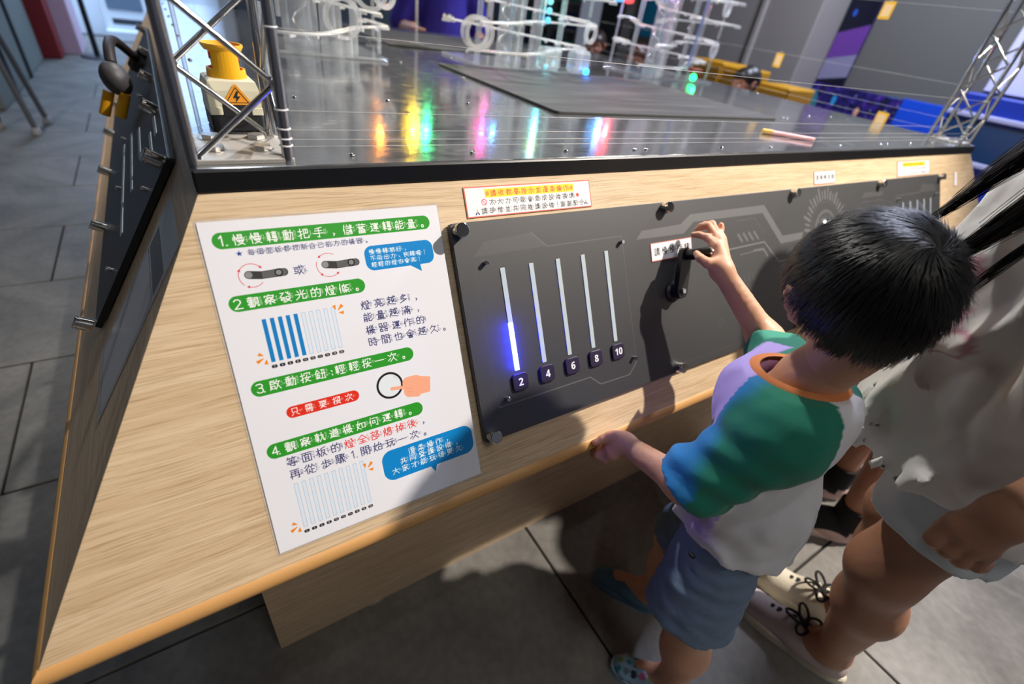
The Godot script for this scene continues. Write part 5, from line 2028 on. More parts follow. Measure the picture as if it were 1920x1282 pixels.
func boy() -> void:
	var o := thing("person", "small black-haired boy in a white shirt with green sleeves, turning the crank", "person", Vector3(0.68, FLOOR, 0.45))
	var skin := Color(0.66, 0.345, 0.215)
	var lsh := V(0.612, -0.218, 0.468)
	var rsh := V(0.763, -0.212, 0.395)
	var lel := V(0.545, -0.348, 0.415)
	var lwr := V(0.5562, -0.3955, 0.2820)
	var rel := V(0.838, -0.222, 0.302)
	var rwr := V(0.7766, -0.1190, 0.1960)
	var hb := basis_to(V(0.60, -0.34, -0.70), V(-0.22, 1, -0.16))
	var hc := V(0.717, -0.029, 0.427)
	var neck := V(0.690, -0.165, 0.438)
	var s := Soup.new()
	var body := [[neck, hc + hb * V(0, -0.05, 0.02), 0.036, 0.040], [V(0.690, -0.25, 0.445), neck, 0.060, 0.040], [lsh, rsh, 0.036, 0.036], [V(0.69, -0.25, 0.445), V(0.70, -0.47, 0.46), 0.068, 0.078]]
	body += [[lsh, lel, 0.031, 0.0265], [lel, lwr, 0.0275, 0.0185], [rsh, rel, 0.031, 0.0265], [rel, rwr, 0.0270, 0.0180]]
	body += [[V(0.655, -0.48, 0.475), V(0.628, -0.70, 0.515), 0.060, 0.042], [V(0.628, -0.70, 0.515), V(0.636, -0.79, 0.535), 0.042, 0.043], [V(0.636, -0.79, 0.535), V(0.648, -0.935, 0.552), 0.043, 0.026]]
	body += [[V(0.75, -0.48, 0.44), V(0.735, -0.70, 0.385), 0.060, 0.042], [V(0.735, -0.70, 0.385), V(0.742, -0.79, 0.395), 0.042, 0.043], [V(0.742, -0.79, 0.395), V(0.748, -0.935, 0.385), 0.043, 0.026]]
	body += [[V(0.648, -0.93, 0.552), V(0.615, -0.965, 0.495), 0.025, 0.02], [V(0.748, -0.93, 0.385), V(0.715, -0.965, 0.31), 0.025, 0.02]]
	var plain_ := func(_p: Vector3, _n: Vector3) -> Color: return skin
	var bx := span(body, 0.01)
	net(s, blend(body, 0.030), bx.position, bx.end, 0.0075, plain_)
	head(s, hc, hb, 0.207, skin, 0.0036, [[hc + hb * V(0, -0.05, 0.025), neck, 0.042, 0.038]])
	# right hand round the crank's grip
	var rh := [[rwr, V(0.7838, -0.0895, 0.1663), 0.0150, 0.0105], [rwr, V(0.7997, -0.0838, 0.1548), 0.0145, 0.0105], [rwr, V(0.8132, -0.0844, 0.1472), 0.0135, 0.0100], [rwr, V(0.8233, -0.0845, 0.1395), 0.0125, 0.0092], [rwr, V(0.7686, -0.1116, 0.1895), 0.0150, 0.0115]]
	var rf := chain([V(0.7838, -0.0875, 0.1633), V(0.7881, -0.0828, 0.1369), V(0.7853, -0.0842, 0.1206), V(0.7803, -0.0874, 0.1119)], 0.0080, 0.0055)
	rf += chain([V(0.7997, -0.0818, 0.1518), V(0.8035, -0.0680, 0.1201), V(0.8011, -0.0739, 0.1081), V(0.7981, -0.0815, 0.1048)], 0.0080, 0.0055)
	rf += chain([V(0.8132, -0.0824, 0.1442), V(0.8192, -0.0678, 0.1165), V(0.8168, -0.0737, 0.1044), V(0.8137, -0.0813, 0.1012)], 0.0076, 0.0053)
	rf += chain([V(0.8233, -0.0825, 0.1365), V(0.8334, -0.0757, 0.1297), V(0.8344, -0.0711, 0.1280), V(0.8337, -0.0663, 0.1262)], 0.0068, 0.0048)
	rf += chain([V(0.7686, -0.1116, 0.1895), V(0.7547, -0.1108, 0.1782), V(0.7539, -0.1094, 0.1609), V(0.7586, -0.1070, 0.1469)], 0.0110, 0.0062)
	hand_net(s, rh, rf, [[rwr, rel.lerp(rwr, 0.75), 0.0180, 0.0195]], plain_)
	# left hand on the nosing: thumb above, fingers below
	var lh := [[lwr, V(0.5454, -0.4100, 0.2620), 0.0150, 0.0105], [lwr, V(0.5390, -0.4140, 0.2700), 0.0150, 0.0105], [lwr, V(0.5360, -0.4150, 0.2775), 0.0140, 0.0100], [lwr, V(0.5350, -0.4150, 0.2838), 0.0130, 0.0092], [lwr, V(0.5479, -0.3890, 0.2657), 0.0150, 0.0120]]
	var lf := chain([V(0.5434, -0.4119, 0.2599), V(0.5310, -0.4313, 0.2524), V(0.5314, -0.4500, 0.2409), V(0.5389, -0.4580, 0.2322)], 0.0080, 0.0055)
	lf += chain([V(0.5367, -0.4155, 0.2688), V(0.5234, -0.4361, 0.2584), V(0.5282, -0.4530, 0.2464), V(0.5377, -0.4590, 0.2383)], 0.0080, 0.0055)
	lf += chain([V(0.5340, -0.4162, 0.2766), V(0.5249, -0.4362, 0.2674), V(0.5314, -0.4506, 0.2544), V(0.5419, -0.4570, 0.2470)], 0.0076, 0.0053)
	lf += chain([V(0.5331, -0.4158, 0.2833), V(0.5267, -0.4322, 0.2761), V(0.5294, -0.4405, 0.2670), V(0.5369, -0.4454, 0.2618)], 0.0068, 0.0048)
	lf += chain([V(0.5479, -0.3890, 0.2657), V(0.5410, -0.3945, 0.2570), V(0.5304, -0.4020, 0.2510), V(0.5188, -0.4095, 0.2470)], 0.0115, 0.0066)
	hand_net(s, lh, lf, [[lwr, lel.lerp(lwr, 0.75), 0.0185, 0.0200]], plain_)
	part(o, "body", s, skin_mat())
	var nail := Soup.new()
	nail.ball(V(0.5196, -0.4055, 0.2512), V(0.0042, 0.0022, 0.0055), basis_to(V(-0.7, -0.5, -0.3), V(0.2, 0.7, 0.6)), 6)
	part(o, "thumb_nail", nail, mat("e9b9a6", 0.3), "pink thumb nail")
	eyes(o, hc, hb, 0.207)
	crop_hair(o, hc, hb, 0.214, hb.inverse() * (V(0.6861, 0.0212, 0.4834) - hc) + V(0, 0.02, 0), 15000, 0.042, hair_mat(), 5)

	# shirt: white body with a violet front, raglan sleeves from blue to green, orange ribbed collar
	var dirl := (lel - lsh).normalized()
	var dirr := (rel - rsh).normalized()
	var yoke := []
	for k in 8:
		var w0 := TAU * k / 8
		var w1 := TAU * (k + 1) / 8
		yoke.append([V(0.686 + 0.046 * cos(w0), -0.206 + 0.012 * sin(w0), 0.428 + 0.042 * sin(w0)), V(0.686 + 0.046 * cos(w1), -0.206 + 0.012 * sin(w1), 0.428 + 0.042 * sin(w1)), 0.037, 0.037])
	var trunk := blend(yoke + [[V(0.634, -0.235, 0.456), V(0.732, -0.236, 0.402), 0.060, 0.054], [V(0.688, -0.25, 0.436), V(0.684, -0.40, 0.455), 0.076, 0.092], [V(0.684, -0.40, 0.455), V(0.680, -0.54, 0.466), 0.092, 0.114], [V(0.67, -0.205, 0.445), lsh, 0.046, 0.048], [V(0.705, -0.203, 0.432), rsh, 0.046, 0.047]], 0.05)
	var arml := blend([[lsh, lel + dirl * 0.03, 0.047, 0.060]], 0.02)
	var armr := blend([[rsh, rel + dirr * 0.03, 0.047, 0.052]], 0.02)
	var fold := noise(77, 9.0, 2)
	var lend := lel + dirl * 0.002
	var rend := rel + dirr * -0.028
	var cloth := func(p: Vector3) -> float:
		var t: float = trunk.call(p)
		var drop := clampf((-0.28 - p.y) / 0.2, 0, 1)
		var w := atan2(p.x - 0.684, p.z - 0.466)
		t += drop * 0.006 * sin(w * 7.0 + 6.0 * fold.get_noise_3dv(p * 0.7)) + 0.004 * fold.get_noise_3d(p.x * 1.6, p.y * 0.8, p.z * 1.6)
		var a: float = maxf(arml.call(p) + 0.005 * fold.get_noise_3dv(p * 1.7) + 0.0035 * sin((p - lsh).dot(dirl) * 150.0 + p.z * 60.0), (p - lend).dot(dirl))
		var b: float = maxf(armr.call(p) + 0.005 * fold.get_noise_3dv(p * 1.7), (p - rend).dot(dirr))
		return smin(smin(t, a, 0.030), b, 0.030)
	var ring_c := V(0.686, -0.166, 0.427)
	var ring_n := V(0.04, 1.0, -0.16).normalized()
	var hem_n := V(-0.06, -1.0, 0.02).normalized()
	var hole := blend([[ring_c - ring_n * 0.03, ring_c + ring_n * 0.08, 0.053, 0.058]], 0.01)
	var shirt := func(p: Vector3) -> float:
		var d0: float = cloth.call(p)
		var d := d0
		if d0 > 0.06:
			return d0
		var hem := (p - V(0.684, -0.478, 0.468)).dot(hem_n)
		d = maxf(d, hem)
		d = maxf(maxf(d, -hole.call(p)), (p - ring_c).dot(ring_n) - 0.004)
		# hollow near the openings
		if hem > -0.05:
			d = maxf(d, -maxf(d0 + 0.014, -hem - 0.045))
		var le := (p - lend).dot(dirl)
		if le > -0.035 and absf(d) < 0.03:
			d = maxf(d, -maxf(arml.call(p) + 0.014, -le - 0.03))
		return d
	var sh := Soup.new()
	var teal := lin("208068")
	var blue := lin("2280c0")
	var white := lin("e9e7ea")
	var violet := lin("b9a4e8")
	net(sh, shirt, V(0.45, -0.56, 0.26), V(0.92, -0.11, 0.62), 0.0052, func(p: Vector3, n: Vector3) -> Color:
		var k := clampf((-0.165 - p.y) / 0.14, 0.0, 1.0)
		var left := p.x < lerpf(0.660, 0.618, k) - maxf(p.z - 0.46, 0.0) * 0.25 and p.y > -0.305
		var right := p.x > lerpf(0.712, 0.760, k) and p.y > -0.305
		var sl: bool = arml.call(p) < trunk.call(p) - 0.001
		var sr: bool = armr.call(p) < trunk.call(p) - 0.001
		if (left and p.z > 0.395) or sl or (right and p.z < 0.50 and p.z > 0.37) or sr:
			var lit := clampf((0.455 - p.z) / 0.05 + (-0.25 - p.y) * 4.0 + fold.get_noise_3dv(p * 0.8) * 0.7, 0.0, 1.0)  # how far the sleeve's own dye turns from green to blue
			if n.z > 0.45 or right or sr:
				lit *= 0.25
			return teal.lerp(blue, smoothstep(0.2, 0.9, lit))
		var front := (p - V(0.684, 0, 0.46)).dot(V(-0.36, 0, -0.93).normalized())
		if front > 0.028 and p.y > -0.44:
			for q in [V(0.585, -0.365, 0.395), V(0.60, -0.27, 0.40), V(0.66, -0.24, 0.37), V(0.70, -0.35, 0.36)]:
				if ((p - q) * V(1, 0.7, 1)).length() < 0.022:
					return lin("14131c")
			return violet
		var patch := (p - V(0.585, -0.440, 0.450)).length()
		return white.lerp(violet, 0.55 * smoothstep(0.05, 0.02, patch)))
	part(o, "shirt", sh, cloth_mat(), "white shirt, green and blue sleeves")
	var seam := Soup.new()
	var cu := ring_n.cross(V(0, 0, 1)).normalized()
	var cw := cu.cross(ring_n)
	var first := 0
	for k in 140:
		var w := TAU * k / 140
		var d := cu * cos(w) * 0.0525 + cw * sin(w) * 0.057
		var rib := 0.0008 * (k % 2)
		var out := d.normalized()
		var prof := [[-0.002, 0.013], [0.003 + rib, 0.0155 + rib], [0.026 + rib, -0.001 + rib], [0.029, -0.010], [0.020, -0.012], [-0.002, 0.006]]
		for q in prof:
			seam.put(ring_c + d + out * q[0] + ring_n * (q[1] - 0.006), (out * 0.5 + ring_n).normalized() if q[1] > 0.0 else (out - ring_n).normalized())
	for k in 140:
		for q in 6:
			var a := k * 6 + q
			var b := k * 6 + (q + 1) % 6
			var a2 := ((k + 1) % 140) * 6 + q
			var b2 := ((k + 1) % 140) * 6 + (q + 1) % 6
			seam.face(a, b2, b)
			seam.face(a, a2, b2)
	part(o, "collar", seam, mat("e08a52", 0.9), "ribbed orange collar")
	var tog := Soup.new()
	tog.box(Transform3D(Basis(V(0, 0, 1), 0.5), V(0.570, -0.487, 0.470)), V(0.007, 0.009, 0.012), 0.002)
	part(o, "cord_toggle", tog, mat("101010", 0.5), "black cord toggle")

	# shorts
	var legl := blend([[V(0.668, -0.47, 0.470), V(0.617, -0.70, 0.506), 0.070, 0.084]], 0.02)
	var legr := blend([[V(0.742, -0.47, 0.445), V(0.730, -0.70, 0.395), 0.070, 0.078]], 0.02)
	var seat := blend([[V(0.66, -0.44, 0.472), V(0.735, -0.44, 0.448), 0.066, 0.066]], 0.02)
	var dl := V(-0.17, -1, 0.19).normalized()
	var dr := V(-0.05, -1, -0.21).normalized()
	var fn := noise(78, 16.0, 3)
	var cut := func(p: Vector3) -> float:
		var wr := 0.0065 * fn.get_noise_3d(p.x * 0.8, p.y * 2.2, p.z * 0.8)
		var a: float = legl.call(p) + wr
		var b: float = legr.call(p) + wr
		var la := (p - V(0.620, -0.672, 0.506)).dot(dl)
		var lb := (p - V(0.730, -0.665, 0.395)).dot(dr)
		var hollow_a := maxf(a + 0.014, -la - 0.05)
		var hollow_b := maxf(b + 0.014, -lb - 0.05)
		a = maxf(maxf(a, la), -hollow_a)
		b = maxf(maxf(b, lb), -hollow_b)
		return smin(smin(a, b, 0.012), seat.call(p) + wr, 0.03)
	var so := Soup.new()
	net(so, cut, V(0.52, -0.75, 0.30), V(0.83, -0.36, 0.61), 0.0055)
	part(o, "shorts", so, mat("7488a0", 0.9), "grey-blue shorts")
	shoe(o, V(0.668, FLOOR, 0.588), V(0.580, FLOOR, 0.447), 0.072, 0.045, lin("93b4cc"), "9db8cc", false, true)
	shoe(o, V(0.768, FLOOR, 0.418), V(0.684, FLOOR, 0.262), 0.072, 0.045, lin("4f7085"), "5c7a90", false, false)


func hair_mat() -> StandardMaterial3D:
	if not mats.has("hair"):
		var m := mat("0e0c0b", 0.36)
		mats["hair"] = m
	return mats["hair"]


func cloth_mat() -> StandardMaterial3D:
	if not mats.has("cloth"):
		var m := painted()
		var im := Image.create(128, 128, false, Image.FORMAT_RGB8)
		for y in 128:
			for x in 128:
				var v := 0.5 + 0.25 * sin(x * TAU / 4.0) * sin(y * TAU / 4.0)
				im.set_pixel(x, y, Color(v, v, v))
		m.heightmap_enabled = true
		m.heightmap_texture = ImageTexture.create_from_image(im)
		m.heightmap_scale = 0.02
		m.uv1_triplanar = true
		m.uv1_scale = Vector3.ONE * 22.0
		m.rim_enabled = true
		m.rim = 0.25
		mats["cloth"] = m
	return mats["cloth"]


func hand_net(s: Soup, palm: Array, fingers: Array, wrist: Array, paint: Callable, cell := 0.0026) -> void:
	var a := blend(palm + wrist, 0.012)
	var groups := []
	for k in range(0, fingers.size(), 3):
		groups.append(blend(fingers.slice(k, k + 3), 0.003))
	var box := span(palm + fingers + wrist, 0.006)
	net(s, func(p: Vector3) -> float:
		var d: float = a.call(p)
		if d > 0.12:
			return d - 0.09
		var fd := 9.0
		for g in groups:
			fd = minf(fd, g.call(p))
		return smin(d, fd, 0.006), box.position, box.end, cell, paint)


func woman() -> void:
	var o := thing("person", "long-haired woman in a loose white shirt and pale shorts, close behind the boy", "person", Vector3(1.08, FLOOR, 0.66))
	var skin := Color(0.36, 0.175, 0.105)
	var lsh := V(0.865, 0.205, 0.610)
	var rsh := V(1.120, 0.190, 0.600)
	var lel := V(0.845, -0.020, 0.740)
	var lwr := V(0.7426, -0.2030, 0.6874)
	var rel := V(1.21, -0.04, 0.60)
	var rwr := V(1.17, -0.22, 0.50)
	var hb := basis_to(V(-0.28, -0.62, -0.73), V(-0.2, 0.75, -0.6))
	var hc := V(0.985, 0.385, 0.545)
	var neck := V(0.995, 0.255, 0.585)
	var s := Soup.new()
	var body := [[neck, hc + hb * V(0, -0.06, 0.02), 0.050, 0.055], [V(0.99, 0.18, 0.595), neck, 0.09, 0.055], [lsh, rsh, 0.050, 0.050], [V(0.995, 0.14, 0.595), V(1.04, -0.14, 0.665), 0.105, 0.115]]
	body += [[lsh, lel, 0.045, 0.038], [lel, lwr, 0.040, 0.026], [rsh, rel, 0.045, 0.038], [rel, rwr, 0.038, 0.026]]
	body += [[V(0.975, -0.17, 0.68), V(0.925, -0.53, 0.655), 0.078, 0.055], [V(0.925, -0.53, 0.655), V(0.965, -0.66, 0.680), 0.053, 0.055], [V(0.965, -0.66, 0.680), V(1.040, -0.915, 0.705), 0.055, 0.033]]
	body += [[V(1.13, -0.17, 0.66), V(1.11, -0.53, 0.61), 0.074, 0.055], [V(1.11, -0.53, 0.61), V(1.135, -0.66, 0.645), 0.058, 0.058], [V(1.135, -0.66, 0.645), V(1.175, -0.915, 0.69), 0.058, 0.034]]
	body += [[V(1.040, -0.92, 0.705), V(1.02, -0.955, 0.62), 0.034, 0.03], [V(1.175, -0.92, 0.69), V(1.15, -0.955, 0.60), 0.034, 0.03]]
	var plain_ := func(_p: Vector3, _n: Vector3) -> Color: return skin
	var bx := span(body, 0.01)
	net(s, blend(body, 0.04), bx.position, bx.end, 0.011, plain_)
	head(s, hc, hb, 0.215, skin, 0.0055, [[hc + hb * V(0, -0.06, 0.03), neck, 0.055, 0.052]])
	var lh := [[lwr, V(0.7196, -0.2370, 0.6640), 0.0225, 0.0140], [lwr, V(0.7220, -0.2420, 0.6770), 0.0220, 0.0140], [lwr, V(0.7288, -0.2470, 0.6899), 0.0210, 0.0135], [lwr, V(0.7390, -0.2500, 0.7000), 0.0200, 0.0125]]
	var lf := chain([V(0.7186, -0.2375, 0.6611), V(0.7080, -0.2637, 0.6594), V(0.7298, -0.2814, 0.6672), V(0.7467, -0.2867, 0.6741)], 0.0125, 0.0092)
	lf += chain([V(0.7209, -0.2432, 0.6757), V(0.7137, -0.2695, 0.6752), V(0.7348, -0.2844, 0.6831), V(0.7530, -0.2906, 0.6902)], 0.0125, 0.0092)
	lf += chain([V(0.7278, -0.2480, 0.6899), V(0.7231, -0.2755, 0.6908), V(0.7450, -0.2889, 0.6979), V(0.7631, -0.2936, 0.7037)], 0.0120, 0.0088)
	lf += chain([V(0.7387, -0.2514, 0.7013), V(0.7377, -0.2774, 0.7053), V(0.7543, -0.2860, 0.7103), V(0.7693, -0.2892, 0.7137)], 0.0110, 0.0080)
	lf += chain([V(0.7420, -0.2195, 0.6731), V(0.7400, -0.2438, 0.6620), V(0.7420, -0.2650, 0.6590), V(0.7445, -0.2780, 0.6620)], 0.0140, 0.0095)
	hand_net(s, lh, lf, [[lwr, lel.lerp(lwr, 0.75), 0.0245, 0.0275]], plain_)
	var rh := []
	var rf := []
	for k in 4:
		var m := rwr + V(-0.03 + 0.02 * k, -0.045, -0.045)
		rh.append([rwr, m, 0.021, 0.0125])
		rf += chain([m, m + V(0, -0.022, -0.03), m + V(0, -0.045, -0.035), m + V(0, -0.062, -0.03)], 0.0095, 0.0075)
	rf += chain([rwr + V(-0.02, -0.015, -0.01), rwr + V(-0.045, -0.04, -0.02), rwr + V(-0.05, -0.06, -0.035), rwr + V(-0.048, -0.075, -0.05)], 0.012, 0.0085)
	hand_net(s, rh, rf, [[rwr, rel.lerp(rwr, 0.8), 0.0245, 0.0265]], plain_)
	part(o, "body", s, skin_mat())
	eyes(o, hc, hb, 0.215)

	# long dark hair: a cap and hanging locks
	var q := func(x: float, y: float, z: float) -> Vector3: return hc + hb * (V(x, y, z) * 0.215)
	var cap := blend([[q.call(0, 0.12, 0.13), q.call(0, 0.12, -0.05), 0.40 * 0.215, 0.375 * 0.215], [q.call(0, 0.0, 0.18), q.call(0, -0.4, 0.2), 0.3 * 0.215, 0.22 * 0.215]], 0.03)
	var cs := Soup.new()
	var cb := AABB(hc, Vector3.ZERO).grow(0.17)
	net(cs, func(p: Vector3) -> float:
		var w := hb.inverse() * (p - hc) / 0.215
		return maxf(cap.call(p), (lerpf(0.22, -0.6, clampf((w.z + 0.3) / 0.35, 0, 1)) - w.y) * 0.17), cb.position, cb.end, 0.006)
	var hair := part(o, "hair", cs, mat("1d130d", 0.4), "long dark brown hair")
	var rnd := RandomNumberGenerator.new()
	rnd.seed = 9
	var hs := Soup.new()
	# each lock: root, belly, tip, spread, count
	var locks := [[q.call(-0.42, 0.02, -0.05), V(0.925, 0.215, 0.470), V(0.842, 0.077, 0.424), 0.0065, 420], [q.call(-0.40, -0.05, 0.15), V(0.875, 0.175, 0.520), V(0.800, 0.032, 0.470), 0.0085, 520], [q.call(-0.38, -0.1, 0.25), V(0.86, 0.12, 0.53), V(0.795, -0.03, 0.497), 0.003, 40],
		[q.call(0, -0.3, 0.35), V(1.0, 0.24, 0.68), V(0.99, 0.12, 0.72), 0.05, 300]]
	for lk in locks:
		for k in lk[4]:
			var off: Vector3 = V(rnd.randfn(), rnd.randfn(), rnd.randfn()) * lk[3]
			var cut: float = rnd.randf_range(0.80, 1.06)
			var path := PackedVector3Array()
			var r := PackedFloat32Array()
			for j in 8:
				var f: float = j / 7.0 * cut
				var a: Vector3 = lk[0].lerp(lk[1], f)
				var e: Vector3 = lk[1].lerp(lk[2], f)
				var bulge := 0.55 + 0.6 * sin(minf(f, 1.0) * PI) - 0.25 * f
				path.append(a.lerp(e, f) + off * bulge + V(sin(f * 5.0 + k) * 0.003, 0, cos(f * 4.0 + k) * 0.003))
				r.append(0.0009 * (1.0 - 0.6 * f / 1.06))
			hs.tube(path, r, 3)
	part(hair, "hair_locks", hs, mat("1d130d", 0.4), "", "stuff")

	# shirt
	var fold := noise(81, 5.5, 3)
	var trunk := blend([[V(0.985, 0.12, 0.580), V(1.005, -0.06, 0.600), 0.130, 0.165], [V(1.01, -0.06, 0.605), V(1.00, -0.33, 0.625), 0.175, 0.200], [lsh + V(0.03, 0, 0), rsh, 0.062, 0.060], [V(0.97, 0.08, 0.545), V(0.97, -0.24, 0.565), 0.11, 0.125]], 0.07)
	var ldir := (lel - lsh).normalized()
	var rdir := (rel - rsh).normalized()
	var sl := blend([[lsh, lel, 0.085, 0.105]], 0.02)
	var sr := blend([[rsh, rel, 0.066, 0.085]], 0.02)
	var hem_n := V(0.12, -1.0, -0.10).normalized()
	var hem_p := V(0.86, -0.290, 0.62)
	var hole := blend([[neck - V(0.0, 0.0, -0.01), neck + V(0.0, 0.10, -0.04), 0.066, 0.075]], 0.01)
	var cloth := func(p: Vector3) -> float:
		var w := atan2(p.x - 1.07, p.z - 0.60)
		var drop := clampf((0.18 - p.y) / 0.35, 0, 1)
		var t: float = trunk.call(p) + (0.004 + 0.012 * drop) * sin(w * 8.0 + 7.0 * fold.get_noise_3d(p.x, p.y * 0.5, p.z)) + 0.018 * fold.get_noise_3d(p.x * 1.2, p.y * 0.6, p.z * 1.2)
		var a: float = maxf(sl.call(p) + 0.012 * fold.get_noise_3dv(p * 1.4), (p - lel).dot(ldir) + 0.05)
		var b: float = maxf(sr.call(p) + 0.012 * fold.get_noise_3dv(p * 1.4), (p - rel).dot(rdir) + 0.05)
		return smin(smin(t, a, 0.05), b, 0.05)
	var shirt := func(p: Vector3) -> float:
		var d0: float = cloth.call(p)
		var d := d0
		if d0 > 0.08:
			return d0
		var hem := (p - hem_p).dot(hem_n) + 0.010 * sin(p.z * 30.0)
		d = maxf(maxf(d, hem * 0.9), -hole.call(p))
		if hem > -0.08:
			d = maxf(d, -maxf(d0 + 0.022, -hem - 0.07))
		return d
	var sh := Soup.new()
	var white := lin("e6e3de")
	var doodle := lin("c89aa8")
	net(sh, shirt, V(0.68, -0.45, 0.34), V(1.36, 0.32, 0.96), 0.0085, func(p: Vector3, _n: Vector3) -> Color:
		for m in [[V(0.825, -0.03, 0.50), 0.022], [V(0.815, -0.075, 0.52), 0.026], [V(0.84, 0.02, 0.48), 0.02], [V(0.80, -0.10, 0.545), 0.018]]:
			if absf((p - m[0]).length() - m[1]) < 0.0045:
				return doodle
		return white)
	part(o, "shirt", sh, cloth_mat(), "loose white shirt")
	# shorts
	var dl := V(-0.14, -1.0, -0.06).normalized()
	var dr := V(-0.05, -1.0, -0.14).normalized()
	var wl := blend([[V(0.975, -0.16, 0.650), V(0.915, -0.46, 0.655), 0.112, 0.092]], 0.02)
	var wr := blend([[V(1.10, -0.16, 0.63), V(1.100, -0.46, 0.615), 0.112, 0.092]], 0.02)
	var cut := func(p: Vector3) -> float:
		var wv := 0.010 * fold.get_noise_3dv(p * 1.5) + 0.006 * sin(atan2(p.x - 0.95, p.z - 0.68) * 6.0)
		var a: float = wl.call(p) + wv
		var b: float = wr.call(p) + wv
		var la := (p - V(0.930, -0.405, 0.665)).dot(dl)
		var lb := (p - V(1.100, -0.385, 0.625)).dot(dr)
		a = maxf(maxf(a, la), -maxf(a + 0.022, -la - 0.08))
		b = maxf(maxf(b, lb), -maxf(b + 0.022, -lb - 0.08))
		return smin(a, b, 0.02)
	var so := Soup.new()
	net(so, cut, V(0.76, -0.49, 0.44), V(1.28, -0.02, 0.86), 0.0085)
	part(o, "shorts", so, mat("ccd3d6", 0.9), "pale shorts")
	shoe(o, V(1.062, FLOOR, 0.765), V(0.997, FLOOR, 0.482), 0.100, 0.065, lin("b5a8a6"), "d8d0bc", true)
	shoe(o, V(1.205, FLOOR, 0.735), V(1.108, FLOOR, 0.468), 0.100, 0.065, lin("d9d0bb"), "ddd4bd", true)

